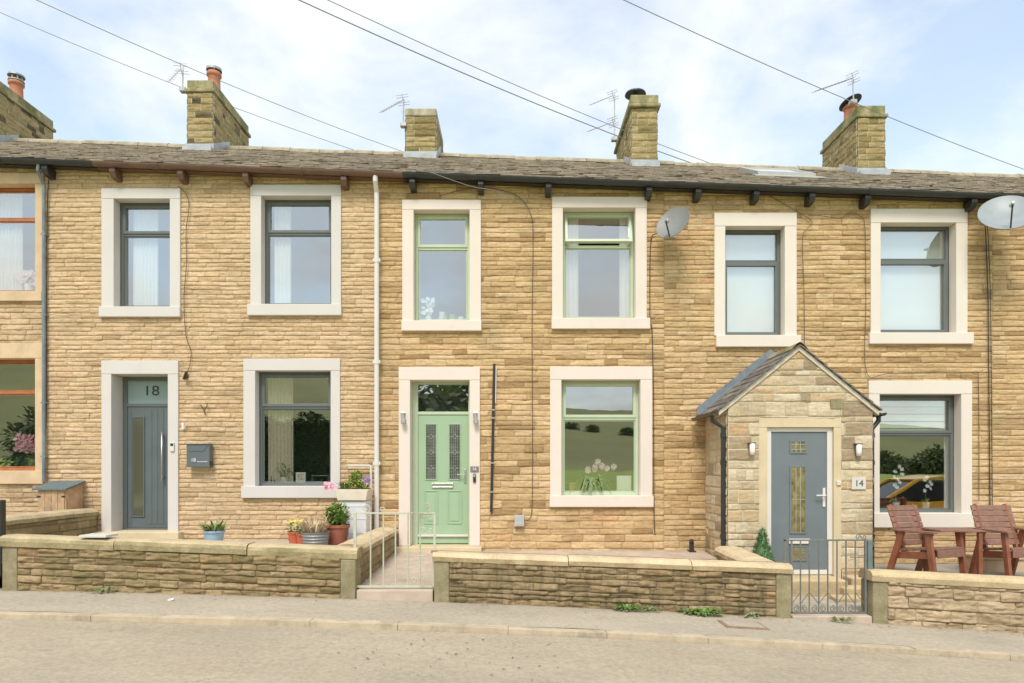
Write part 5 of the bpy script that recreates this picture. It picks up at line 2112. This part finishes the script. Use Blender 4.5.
# wooden meter box
D = 9.75
x0, x1 = X_(38, 9.78), X_(66, 9.78)
yb0, yb1 = 9.78, D0 - .03
zb_ = .52
wbx = empty('wooden_box', ((x0 + x1) / 2, D, zb_), 'weathered wooden cupboard with a sloping grey felt lid under the left window', 'wooden cupboard')
zfr = Z_(489.5, 9.78)
m = MB()
m.add([(x0, yb0, zb_), (x1, yb0, zb_), (x1, yb1, zb_), (x0, yb1, zb_), (x0, yb0, zfr), (x1, yb0, zfr), (x1, yb1, zfr + .09), (x0, yb1, zfr + .09)],
      [(0, 3, 2, 1), (4, 5, 6, 7), (1, 2, 6, 5), (0, 4, 7, 3), (2, 3, 7, 6), (0, 1, 5, 4)])
m.build('body', M['boxwood'], wbx, .004)
m = MB()
n = 4
for i in range(n):
    a = x0 + .015 + (x1 - x0 - .03) * i / n
    m.box(a + .002, a + (x1 - x0 - .03) / n - .002, yb0 - .018, yb0 - .001, zb_ + .01, zfr - .012)
m.build('door', M['boxwood'], wbx, .003)
m = MB()
for z_ in (zb_ + .12, zfr - .1):
    m.box(x0 - .004, x0 + .05, yb0 - .023, yb0 - .0185, z_ - .012, z_ + .012)
    m.box(x1 - .05, x1 + .004, yb0 - .023, yb0 - .0185, z_ - .012, z_ + .012)
m.build('hinge', M['blackplastic'], wbx)
m = MB()
m.add([(x0 - .05, yb0 - .06, zfr - .012), (x1 + .04, yb0 - .06, zfr - .012), (x1 + .04, yb1, zfr + .092), (x0 - .05, yb1, zfr + .092),
       (x0 - .05, yb0 - .06, zfr + .018), (x1 + .04, yb0 - .06, zfr + .018), (x1 + .04, yb1, zfr + .122), (x0 - .05, yb1, zfr + .122)],
      [(0, 3, 2, 1), (4, 5, 6, 7), (1, 2, 6, 5), (0, 4, 7, 3), (2, 3, 7, 6), (0, 1, 5, 4)])
m.build('lid', M['felt'], wbx, .004)


# ------------------------------------------------------------------ red-brown chairs and table
def chair(label, loc, rz):
    root = empty('garden_chair', (0, 0, 0), label, 'garden chair', 'red-brown slatted wooden chairs on the patio')
    W, DP = .60, .52
    fr, fa = M['chairwood'], M['chairwoodtop']

    def bar(a, b_, w, h, name, mat=fr):
        a, b_ = Vector(a), Vector(b_)
        d = b_ - a
        L = d.length
        q = d.to_track_quat('X', 'Z').to_matrix().to_4x4()
        m = MB()
        m.box(0, L, -w / 2, w / 2, -h / 2, h / 2, Matrix.Translation(a) @ q)
        return m.build(name, mat, root, .005)

    for s in (-1, 1):
        x = s * (W / 2 - .02)
        bar((x, -DP / 2 + .06 - .06, -.01), (x, -DP / 2 + .08, .60), .045, .075, 'leg')
        bar((x, DP / 2 + .12, -.01), (x, DP / 2 - .08, .60), .045, .075, 'leg')
        m = MB()
        m.box(x - s * .0 - .045, x + .045, -DP / 2 - .02, DP / 2 + .04, .60, .628)
        m.build('armrest', fa, root, .006)
        bar((x - s * .046, -DP / 2 + .03, .33), (x - s * .046, DP / 2 + .04, .28), .03, .09, 'seat_rail')
        bar((x - s * .07, DP / 2 - .06, .33), (x - s * .07, DP / 2 + .16, .93), .03, .06, 'back_post')
    m = MB()
    for i in range(5):
        y = -DP / 2 + .0 + i * .105
        z = .405 - i * .012
        m.box(-W / 2 + .055, W / 2 - .055, y, y + .095, z - .012, z + .012)
    m.box(-W / 2 + .055, W / 2 - .055, -DP / 2 - .02, -DP / 2 - .001, .30, .395)
    m.build('seat', fa, root, .005)
    m = MB()
    T = Matrix.Translation((0, DP / 2 - .045, .40)) @ Matrix.Rotation(R(-19.5), 4, 'X')
    for i in range(7):
        z = .01 + i * .078
        m.box(-W / 2 + .02, W / 2 - .02, -.012, .012, z, z + .071, T)
    m.build('backrest', fa, root, .006)
    root.location = loc
    root.rotation_euler = (0, 0, rz)
    return root


chair('red-brown slatted chair turned sideways, in front of the window with the orchids', (X_(930, 8.75), 8.75, .11), R(23))
chair('red-brown slatted chair facing the street at the right edge', (X_(1014, 8.75), 8.75, .11), R(4))
tb = empty('garden_table', (X_(955, 8.75), 8.75, .11), 'small red-brown slatted wooden table between the two chairs', 'garden table')
m = MB()
xa, xb = X_(930, 8.8), X_(974, 8.8)
zt = Z_(529.5, 8.7)
for i in range(4):
    m.box(xa, xb, 8.58 + i * .105, 8.675 + i * .105, zt - .025, zt)
m.build('table_top', M['chairwoodtop'], tb, .005)
for xx_, yy in ((xa + .04, 8.95), (xb - .05, 8.62), (xb - .05, 8.95)):
    m = MB()
    m.box(xx_ - .025, xx_ + .025, yy - .025, yy + .025, .10, zt - .026)
    m.build('leg', M['chairwood'], tb, .004)
m = MB()
x0, x1 = X_(979, 9.5), X_(1024, 9.5)
m.box(x0, x1, 9.35, 9.85, .09, .27)
m.box(x0 - .03, x1 + .03, 9.32, 9.88, .271, .31)
tag(m.build('stone_block', M['ashlar20'], None, .012), 'low grey-brown stone block under the chair at the right edge', 'stone block')
m = MB()
x = X_(693, 10.0)
m.tube([(x, 10.08, .28), (x, 10.08, .42), (x - .01, 10.05, .46)], .035, 10)
m.box(x - .05, x + .05, 10.0, 10.16, .27, .31)
tag(m.build('drain_stub', M['blackplastic']), 'short dark drain stub at the foot of the wall left of the porch', 'drain')
# low stones beside the porch step
m = MB()
for i, (px, D, w, h) in enumerate(((846, 8.5, .34, .07), (851, 8.75, .30, .15), (856, 9.0, .24, .24))):
    x = X_(px, D)
    m.box(x - w / 2, x + w / 2 + .05, D - .13, D + .12, -.14, -.14 + h)
tag(m.build('side_steps', M['copeC'], None, .02), 'three rough stone steps up to the patio right of the porch door', 'steps')
# cover plate, litter and dead leaves on the street
x0, x1 = X_(718, 7.0), X_(766, 7.0)
m = MB()
xa, xb = X_(722, 7.0), X_(764, 7.0)
ya_, yb_ = 6.83, 7.16
def pg(x, y): return g(x) + .006 * (y - DK) + .004
m.add([(xa, ya_, pg(xa, ya_) + .004), (xb, ya_, pg(xb, ya_) + .004), (xb, yb_, pg(xb, yb_) + .004), (xa, yb_, pg(xa, yb_) + .004),
       (xa, ya_, pg(xa, ya_) - .05), (xb, ya_, pg(xb, ya_) - .05), (xb, yb_, pg(xb, yb_) - .05), (xa, yb_, pg(xa, yb_) - .05)],
      [(0, 1, 2, 3), (0, 4, 5, 1), (1, 5, 6, 2), (2, 6, 7, 3), (3, 7, 4, 0)])
cv = empty('cover_plate', (xa, ya_, g(xa)), 'rectangular rust-edged access cover set in the pavement', 'access cover')
m.build('frame', M['rust'], cv)
m = MB()
e = .03
pts = [(xa + e, ya_ + e), (xb - e, ya_ + e), (xb - e, yb_ - e), (xa + e, yb_ - e)]
m.add([(x, y, pg(x, y) + .008) for x, y in pts], [(0, 1, 2, 3)])
m.build('lid', M['pave'], cv)


def rz_(x, y): return g(x) - .055 - .006 * (DK - y) + .008


for (px, py, D, mat, nm, lab, sz) in ((765.5, 677, 5.05, 'litter', 'litter', 'tiny white and pink scrap of litter on the road at the bottom', .03), (170, 597.5, 7.1, 'litter', 'litter', 'tiny white scrap on the pavement below the mossy wall', .035)):
    x = X_(px, D)
    z = (rz_(x, D) if D < DK else g(x)) + .01
    m = MB()
    m.add([(x - sz, D, z), (x + sz, D - .02, z + .004), (x + sz * .8, D + sz, z + .02), (x - sz * .6, D + sz * 1.2, z + .012)], [(0, 1, 2, 3)])
    m.box(x - sz * .5, x + sz * .2, D - .01, D + .015, z - .01, z + .012)
    tag(m.build(nm, M[mat]), lab, 'litter')
m = MB()
for i in range(90):
    if rng.random() < .4:
        px, D = rng.uniform(340, 560), rng.uniform(5.0, 6.2)
    else:
        px, D = rng.uniform(-20, 1040), rng.uniform(7.2, 7.46)
    x = X_(px, D)
    z = (rz_(x, D) if D < DK else g(x) + .012)
    m.leaf((x, D, z), (rng.uniform(-1, 1), rng.uniform(-1, 1), .08), rng.uniform(.008, .02), rng.uniform(.015, .04), .05)
tag(m.build('leaf_litter', M['dryleaf']), 'scattered brown dead leaves and grit on the road and along the wall foot', 'leaf litter', kind='stuff')


# ------------------------------------------------------------------ curtains, blinds and things on the sills
def curtain(win, fa, fb, label, mat='curtain', dy=.1, za=0.0, zb=1.0, fold=.016, n=None, group='curtains behind the windows'):
    x0, x1, z0, z1, yf, zt = WIN[win]
    a, b_ = x0 + (x1 - x0) * fa, x0 + (x1 - x0) * fb
    k = n or max(8, int((b_ - a) / .012))
    vs = []
    ph = rng.uniform(0, 6)
    for zz_ in (z0 + (z1 - z0) * za, z0 + (z1 - z0) * zb):
        for i in range(k + 1):
            t = i / k
            x = a + (b_ - a) * t
            f = (b_ - a) * t / .055
            vs.append((x, yf + dy + fold * math.sin(f * 2 * math.pi / 1.0 + ph + (.5 if zz_ > z0 + .3 else 0)), zz_))
    m = MB()
    m.add(vs, [(i, i + 1, i + k + 2, i + k + 1) for i in range(k)])
    return tag(m.build('curtain', M[mat], None, smooth=True), label, 'curtain', group)


curtain('18UL', .16, .62, 'white pleated curtain at the left of the upper window over the grey door')
curtain('18UR', .10, .34, 'white curtain at the left of the upper window under the brown gutter of house 18')
curtain('18L', .09, .42, 'cream pleated curtain at the left of the window by the mailbox', 'creamcurtain', fold=.025)
curtain('18L', .955, 1.02, 'sliver of cream curtain at the right of the window by the mailbox', 'creamcurtain')
curtain('16UR', .05, .24, 'white curtain at the left of the open sage green window', za=-.02, zb=.98)
curtain('16UR', .82, .97, 'white curtain at the right of the open sage green window')
curtain('20U', .45, .76, 'white curtain in the upper orange-brown timber window', fold=.03)
curtain('14L', .93, 1.02, 'pale curtain edge at the right of the window with the orchids')


def blind(win, label, za, zb, mat='blind', slats=0):
    x0, x1, z0, z1, yf, zt = WIN[win]
    m = MB()
    if not slats:
        m.box(x0 + .03, x1 - .03, yf + .085, yf + .09, z0 + (z1 - z0) * za, z0 + (z1 - z0) * zb)
        m.tube([(x0 + .03, yf + .0875, z0 + (z1 - z0) * za), (x1 - .03, yf + .0875, z0 + (z1 - z0) * za)], .01, 8)
    else:
        c, e = z0 + (z1 - z0) * za, z0 + (z1 - z0) * zb
        for i in range(slats):
            z = c + (e - c) * (i + .5) / slats
            h = (e - c) / slats * .47
            m.add([(x0 + .03, yf + .08, z - h), (x1 - .03, yf + .08, z - h), (x1 - .03, yf + .10, z + h * .9), (x0 + .03, yf + .10, z + h * .9)], [(0, 1, 2, 3)])
    return tag(m.build('window_blind', M[mat]), label, 'blind', 'blinds behind the grey windows of house 14')


blind('14UL', 'white roller blind in the upper grey window above the porch', .02, .99)
blind('14UR', 'white roller blind in the upper grey window right of the porch', .02, .99)
blind('14L', 'half-raised pale green slatted blind above the orchids', .66, .97, 'slatblind', 5)


def sill_pt(win, f, dy=.13):
    x0, x1, z0, z1, yf, zt = WIN[win]
    return x0 + (x1 - x0) * f, yf + dy, z0 + .05


# inner sills so that things rest on something
for k_ in WIN:
    x0, x1, z0, z1, yf, zt = WIN[k_]

def isill(win):
    x0, x1, z0, z1, yf, zt = WIN[win]
    m = MB()
    m.box(x0 - .02, x1 + .02, yf + .072, yf + .3, z0 + .02, z0 + .048)
    for o in bpy.data.objects:
        pass
    return m


WOBJ = [o for o in bpy.data.objects if o.name.split('.')[0] == 'window']
for win in WIN:
    x0, x1, z0, z1, yf, zt = WIN[win]
    m = isill(win)
    best = None
    for o in WOBJ:
        oo = org(o)
        b = [Vector(v.co) + oo for v in o.data.vertices]
        mx_ = sum(v.x for v in b) / len(b)
        mz_ = sum(v.z for v in b) / len(b)
        dd = abs(mx_ - (x0 + x1) / 2) + abs(mz_ - (z0 + z1) / 2)
        if best is None or dd < best[0]: best = (dd, o)
    m.build('inner_sill', M['upvc'], best[1])

# 18 lower window: herb in a white pot, framed card, wire letter rack, small brown ornament
x, y, z = sill_pt('18L', .30)
root = empty('potted_plant', (x, y, z), 'leafy green herb in a small white pot on the cream curtain window sill', 'potted plant')
m = MB()
m.lathe([(.001, 0), (.045, 0), (.06, .09), (.052, .09)], (x, y, z), 18)
m.build('pot', M['white'], root)
m = MB()
cloud(m, (x, y, z + .2), (.14, .06, .11), 80, .04)
blades(m, (x, y, z + .08), .03, 16, .1, .24, .015, .5)
m.build('leaves', M['leaf'], root)
x, y, z = sill_pt('18L', .52)
cf = empty('picture_frame', (x, y, z), 'small square white framed card on the sill right of the herb', 'picture frame')
m = MB()
ring(m, x - .075, x + .075, z, z + .16, .03, y - .01, y + .01)
m.build('frame', M['white'], cf, .002)
m = MB()
m.box(x - .045, x + .045, y, y + .006, z + .03, z + .13)
m.box(x - .012, x + .012, y - .006, y - .001, z + .06, z + .1)
m.build('card', M['cream'], cf)
x, y, z = sill_pt('18L', .79)
m = MB()
for pts in ([(x - .13, y, z + .005), (x - .13, y, z + .11), (x + .12, y, z + .11), (x + .12, y, z + .005)], [(x - .13, y + .05, z + .005), (x + .12, y + .05, z + .005)], [(x - .13, y, z + .005), (x - .13, y + .05, z + .005)], [(x + .12, y, z + .005), (x + .12, y + .05, z + .005)]):
    m.tube(pts, .006, 6)
tag(m.build('wire_rack', M['galv']), 'low wire rack on the sill at the right of the cream curtain window', 'wire rack')
x, y, z = sill_pt('18L', .14)
m = MB()
m.lathe([(.001, 0), (.035, 0), (.04, .03), (.02, .06), (.03, .08), (.022, .11), (.001, .12)], (x, y, z), 16)
tag(m.build('ornament', M['bark'], None, smooth=True), 'small brown ornament on the sill in front of the cream curtain', 'ornament')

# 16 upper left: white vase of flowers and small jugs
x, y, z = sill_pt('16UL', .22)
root = empty('vase_of_flowers', (x, y, z), 'white flowers in a vase in the upper sage green window over the green door', 'flowers')
m = MB()
m.lathe([(.001, 0), (.04, 0), (.055, .05), (.03, .11), (.04, .13), (.034, .13)], (x, y, z), 18)
m.build('vase', M['white'], root, smooth=True)
m = MB()
for i in range(24): flower(m, (x + rng.uniform(-.1, .1), y - .03 + rng.uniform(-.03, .04), z + .12 + rng.uniform(0, .24)), .042)
m.build('flowers', M['whitepetal'], root)
for f, c_, lab in ((.47, 'cream', 'cream jug'), (.66, 'leaflime', 'yellow-green jug'), (.82, 'white', 'round white cup')):
    x, y, z = sill_pt('16UL', f)
    root = empty('jug', (x, y, z), lab + ' on the sill of the upper window over the green door', 'jug')
    m = MB()
    h = {'cream': .15, 'leaflime': .11, 'white': .08}[c_]
    m.lathe([(.001, 0), (.04, 0), (.055, h * .4), (.038, h * .8), (.045, h), (.04, h)], (x, y, z), 18)
    m.build('body', M[c_], root, smooth=True)
    m = MB()
    m.tube([(x + .04, y, z + h * .8), (x + .075, y, z + h * .65), (x + .05, y, z + h * .3)], .006, 6)
    m.build('handle', M[c_], root)

# 16 lower: pink lilies in foliage, wooden frame, white box
x, y, z = sill_pt('16L', .42, .17)
root = empty('lily_plant', (x, y, z), 'pink lilies in long green leaves in the lower sage green window', 'plant')
m = MB()
m.lathe([(.001, 0), (.07, 0), (.1, .1), (.09, .12)], (x, y, z), 20)
m.build('bowl', M['whitetin'], root, smooth=True)
m = MB()
blades(m, (x, y, z + .08), .08, 120, .18, .44, .035, 1.5, bend=.75)
m.build('leaves', M['leafgrey'], root)
for px, py in ((598, 462), (602, 466), (595, 468), (607, 468), (614, 467), (588, 470)):
    m = MB()
    for i in range(3): flower(m, (X_(px, y - .1), y - .08, Z_(py, y - .1) + rng.uniform(-.02, .02)), .052)
    m.build('flower', M['palepink'], root)
x, y, z = sill_pt('16L', .19, .11)
pf = empty('picture_frame', (x, y, z), 'small wooden frame leaning in the lower left corner of the sage green window', 'picture frame')
m = MB()
ring(m, x - .08, x + .08, z, z + .14, .022, y - .01, y + .01)
m.build('frame', M['boxwood'], pf, .002)
m = MB()
m.box(x - .058, x + .058, y, y + .006, z + .022, z + .118)
m.build('picture', M['terra'], pf)
x, y, z = sill_pt('16L', .84, .11)
m = MB()
m.box(x - .12, x + .1, y - .02, y + .06, z, z + .25)
m.box(x - .11, x + .09, y - .026, y - .021, z + .03, z + .22)
tag(m.build('white_box', M['white'], None, .006), 'white box in the lower right corner of the sage green window', 'box')

# 14 lower: two white orchids and a dark figure
for f, s, lab in ((.34, 1.0, 'taller white orchid in the window beside the porch, under the half-raised blind'), (.72, .85, 'smaller faint orchid to the right in the window beside the porch')):
    x, y, z = sill_pt('14L', f)
    root = empty('orchid', (x, y, z), lab, 'orchid', 'orchids in the window beside the porch')
    m = MB()
    m.lathe([(.001, 0), (.04, 0), (.055, .09), (.05, .1)], (x, y, z), 18)
    m.build('pot', M['white'], root)
    m = MB()
    m.tube([(x, y, z + .08), (x - .01, y, z + .35 * s), (x + .03, y - .02, z + .52 * s), (x - .02, y - .03, z + .6 * s)], .005, 6)
    blades(m, (x, y, z + .09), .02, 5, .1, .18, .045, 1.2, bend=.6)
    m.build('leaves', M['leafgrey'], root)
    m = MB()
    for i in range(int(9 * s)): flower(m, (x + rng.uniform(-.07, .08), y - .03, z + (.33 + .04 * i) * s), .036, 5)
    m.build('flowers', M['whitepetal'], root)
x, y, z = sill_pt('14L', .9)
m = MB()
m.box(x - .12, x + .05, y - .02, y + .03, z, z + .05)
blades(m, (x - .04, y, z + .04), .05, 18, .05, .11, .02, .8)
tag(m.build('dark_ornament', M['blackplastic']), 'small dark spiky ornament in the lower right corner of the orchid window', 'ornament')

# 20: pink flowers
x, y, z = sill_pt('20L', .84)
root = empty('vase_of_flowers', (x, y, z), 'pink and white flowers in the lower orange-brown timber window', 'flowers')
m = MB()
m.lathe([(.001, 0), (.05, 0), (.07, .1), (.06, .13)], (x, y, z), 18)
m.build('vase', M['leafgrey'], root)
m = MB()
cloud(m, (x, y, z + .22), (.26, .06, .13), 130, .05)
m.build('leaves', M['leafgrey'], root)
m = MB()
for i in range(64): flower(m, (x + rng.uniform(-.24, .2), y - .05, z + .3 + rng.uniform(-.06, .2)), .042)
m.build('flowers', M['pink'], root)
x, y, z = sill_pt('20U', .80)
root = empty('vase_of_flowers', (x, y, z), 'pale pink flowers in a low white vase in the upper orange-brown timber window', 'flowers')
m = MB()
m.lathe([(.001, 0), (.05, 0), (.06, .12), (.05, .14)], (x, y, z), 18)
m.build('vase', M['white'], root)
m = MB()
for i in range(26): flower(m, (x + rng.uniform(-.16, .2), y - .03, z + .16 + rng.uniform(-.04, .16)), .06)
m.build('flowers', M['palepink'], root)


# ------------------------------------------------------------------ what the panes reflect: trees, verge wall, car
def mirror(px, py, y):
    """place across the road that shows at this pixel in the glass"""
    Dv = 2 * (D0 + .15) - y
    return X_(px, Dv), y, EYE + (HOR - py) / F * Dv


def tree(label, x, y, h, w, n, leaf, mat, trunk=True):
    z0 = terr(x, y)
    root = empty('tree', (x, y, z0), label, 'tree', 'trees across the road')
    m = MB()
    pts = [(x, y, z0 - .2), (x + .05 * w, y, z0 + h * .3), (x - .05 * w, y, z0 + h * .8)]
    m.tube(pts, [.05 * w + .05, .04 * w + .03, .02], 8)
    for k in range(7):
        a = rng.uniform(0, 6.28)
        zz_ = z0 + h * rng.uniform(.3, .6)
        m.tube([(x, y, zz_), (x + math.cos(a) * w * .35, y + math.sin(a) * w * .35, zz_ + h * .2)], [.03 * w, .01], 6)
    m.build('trunk', M['bark'], root)
    m = MB()
    cl = []
    for k in range(26):
        a = rng.uniform(0, 6.28)
        t = rng.random()
        rr = w * .42 * math.sqrt(rng.random()) * math.sin(math.pi * (.18 + .75 * t))
        cl.append((x + rr * math.cos(a), y + rr * math.sin(a), z0 + h * (.2 + .75 * t), w * rng.uniform(.13, .24)))
    for i in range(n):
        c = rng.choice(cl)
        v = Vector((rng.gauss(0, 1), rng.gauss(0, 1), rng.gauss(0, 1))).normalized() * c[3] * rng.uniform(.5, 1.05)
        m.leaf((c[0] + v.x, c[1] + v.y, c[2] + v.z * .85), v + Vector((0, 0, .3)), leaf, leaf * 1.5, .3)
    m.build('crown', M[mat], root)


def hedge(label, px0, px1, ytop, y, n):
    xa, _, zt = mirror(px0, ytop, y)
    xb = mirror(px1, ytop, y)[0]
    z0 = terr((xa + xb) / 2, y)
    m = MB()
    for i in range(n):
        x = rng.uniform(xa, xb)
        zz_ = z0 + (zt - z0) * rng.random() ** .8 * (1 + .05 * math.sin(x * 3))
        yy = y + rng.choice((-1, 1)) * rng.uniform(.3, .6) * (1 - .4 * (zz_ - z0) / (zt - z0 + .01))
        m.leaf((x, yy, zz_), (rng.uniform(-1, 1), 1 if yy > y else -1, rng.uniform(0, 1)), .12, .2, .3)
    m.box(xa + .1, xb - .1, y - .25, y + .25, z0, zt - .25)
    tag(m.build('hedge', M['hedge']), label, 'hedge')


hedge('tall dark hedge across the road, seen in the glass of the window by the mailbox', 246, 342, 418, -6, 9000)
for i, (px, py, yy, h, w, mt) in enumerate(((430, 374, -30, 0, 9, 'treeleaf'), (455, 378, -33, 0, 9, 'treeleaf'), (120, 428, -26, 0, 5, 'hedge'), (40, 415, -40, 0, 8, 'treeleaf'),
                                            (885, 456, -120, 0, 8, 'treeleaf'), (937, 453, -125, 0, 10, 'treeleaf'), (906, 460, -128, 0, 7, 'treeleaf'), (628, 449, -250, 0, 8, 'treeleaf'), (592, 452, -255, 0, 6, 'treeleaf'), (571, 452, -260, 0, 7, 'treeleaf'))):
    x, y, zt = mirror(px, py, yy)
    h = zt - terr(x, y)
    tree(['dark tree', 'broad mid-green tree', 'bushy dark tree', 'tall pale-green tree', 'dark round tree', 'wide dark tree', 'small mid-green tree', 'far dark tree', 'far dark round tree', 'far mid-green tree'][i] + ' across the road, only seen mirrored in the ' + ['transom over the green door', 'transom over the green door', 'glass of the grey door', 'timber window', 'orchid window', 'orchid window', 'orchid window', 'lower sage green window', 'lower sage green window', 'lower sage green window'][i],
         x, y, max(1.5, h), w, 1600, .06 * w + .05, mt)

# yellow car parked across the road (seen in the orchid window)
yc = 1.6
xc = mirror(918, 500, yc)[0]
zc = -.52
car = empty('parked_car', (0, 0, 0), 'yellow car parked across the road, mirrored in the orchid window', 'car')
L, H = 4.3, 1.62
prof = [(-2.15, .35), (-2.1, .75), (-1.95, .95), (-1.2, 1.05), (-.45, 1.52), (.2, 1.6), (1.2, 1.56), (1.85, 1.1), (2.12, 1.0), (2.15, .4)]
m = MB()
low = prof
m.prism([(-2.15, .35), (-2.1, .75), (-1.95, .95), (-1.2, 1.03), (1.9, 1.06), (2.12, 1.0), (2.15, .4)], -.86, .86)
m.prism([(-.35, 1.50), (.2, 1.575), (1.15, 1.54), (1.1, 1.60), (.2, 1.64), (-.4, 1.56)], -.70, .70)
for s in (-1, 1):
    for (a, b_) in (((-1.25, 1.03), (-.38, 1.53)), ((.35, 1.05), (.3, 1.6)), ((1.85, 1.06), (1.15, 1.56))):
        m.tube([(a[0], s * .80, a[1]), (b_[0], s * .69, b_[1])], .05, 8)
m.build('body', M['yellowcar'], car, .05)
m = MB()
m.prism([(-1.15, 1.04), (-.38, 1.51), (1.12, 1.53), (1.78, 1.07)], -.74, .74)
m.build('windows', M['carglass'], car, .03)
for sx in (-1.35, 1.35):
    for s in (-1, 1):
        m = MB()
        Tm = Matrix.Rotation(R(90), 4, 'X')
        m.lathe([(.001, -.1), (.30, -.1), (.33, -.08), (.33, .08), (.30, .1), (.001, .1)], (sx, s * .80, .33), 24, M=Tm)
        wh = m.build('wheel', M['tyre'], car)
        m = MB()
        m.lathe([(.001, -.012), (.2, -.012), (.2, .012), (.001, .012)], (sx, s * .905, .33), 20, M=Tm)
        m.build('rim', M['steel'], wh)
for s in (-1, 1):
    m = MB()
    m.box(-2.13, -2.0, s * .62 - .15, s * .62 + .15, .66, .80)
    m.build('headlight', M['opal'], car, .02)
car.location = (xc, yc, g(xc) - .09)
car.rotation_euler = (0, 0, R(2))
car.scale = (1.13, 1.13, 1.13)

# ------------------------------------------------------------------ world, sun and camera
w = bpy.data.worlds.new('World')
scene.world = w
w.use_nodes = True
nt = w.node_tree
for n in list(nt.nodes): nt.nodes.remove(n)
out = nt.nodes.new('ShaderNodeOutputWorld')
bg = nt.nodes.new('ShaderNodeBackground')
sky = nt.nodes.new('ShaderNodeTexSky')
sky.sky_type = 'NISHITA'
sky.sun_disc = False
SUN_EL, SUN_AZ = 52, 192      # azimuth clockwise from +Y (from behind the camera, to its left)
sky.sun_elevation = R(SUN_EL)
sky.sun_rotation = R(SUN_AZ)
sky.air_density = 1.0
sky.dust_density = .6
sky.ozone_density = 2.0
tc = nt.nodes.new('ShaderNodeTexCoord')
sep = nt.nodes.new('ShaderNodeSeparateXYZ')
nt.links.new(tc.outputs['Generated'], sep.inputs[0])
# project the direction onto a cloud layer
mx = nt.nodes.new('ShaderNodeMath')
mx.operation = 'MAXIMUM'
mx.inputs[1].default_value = .0
nt.links.new(sep.outputs['Z'], mx.inputs[0])
ad = nt.nodes.new('ShaderNodeMath')
ad.operation = 'ADD'
ad.inputs[1].default_value = .22
nt.links.new(mx.outputs[0], ad.inputs[0])
dv = nt.nodes.new('ShaderNodeVectorMath')
dv.operation = 'DIVIDE'
cmb = nt.nodes.new('ShaderNodeCombineXYZ')
for i in range(3): nt.links.new(ad.outputs[0], cmb.inputs[i])
nt.links.new(tc.outputs['Generated'], dv.inputs[0])
nt.links.new(cmb.outputs[0], dv.inputs[1])
n1 = noise(nt, 1.7, 9, .58, dv.outputs[0], .25)
n2 = noise(nt, 3.6, 8, .6, dv.outputs[0], .1)
msk = ramp(nt, [(.40, .38), (.62, .96)], n1)
ccol = ramp(nt, [(.3, (6.5, 6.85, 7.2)), (.5, (7.0, 7.15, 7.3)), (.7, (7.5, 7.55, 7.55))], n2)
# towards the horizon the cloud cover thickens
hz = ramp(nt, [(.0, 1.0), (.45, .0)], mx.outputs[0])
msk2 = mix(nt, msk, (1, 1, 1), mix(nt, hz, (.55, .55, .55), 1.0, 'MULTIPLY'))
skc = mix(nt, sky.outputs[0], (2.0, 2.05, 1.85), 1.0, 'MULTIPLY')
fin = mix(nt, skc, ccol, msk2)
nt.links.new(fin, bg.inputs[0])
bg.inputs['Strength'].default_value = .1
nt.links.new(bg.outputs[0], out.inputs[0])

sl = bpy.data.lights.new('sun', 'SUN')
sl.energy = 1.9
sl.angle = R(19)
sl.color = (1, .94, .85)
so = bpy.data.objects.new('sun', sl)
col.objects.link(so)
az = R(SUN_AZ)
d = Vector((math.sin(az) * math.cos(R(SUN_EL)), math.cos(az) * math.cos(R(SUN_EL)), math.sin(R(SUN_EL))))
so.rotation_euler = (-d).to_track_quat('-Z', 'Y').to_euler()
so.location = d * 30

cam = bpy.data.cameras.new('camera')
cam.lens = 24
cam.sensor_width = 36
cam.shift_y = (HOR - 341.5) / 1024
cam.clip_end = 4000
co = bpy.data.objects.new('camera', cam)
col.objects.link(co)
co.location = (0, 0, EYE)
co.rotation_euler = (R(90), 0, 0)
scene.camera = co
scene.view_settings.view_transform = 'Standard'
scene.view_settings.look = 'None'
scene.view_settings.exposure = .62
scene.view_settings.gamma = 1
for o in bpy.data.objects:
    if 'org' in o: del o['org']
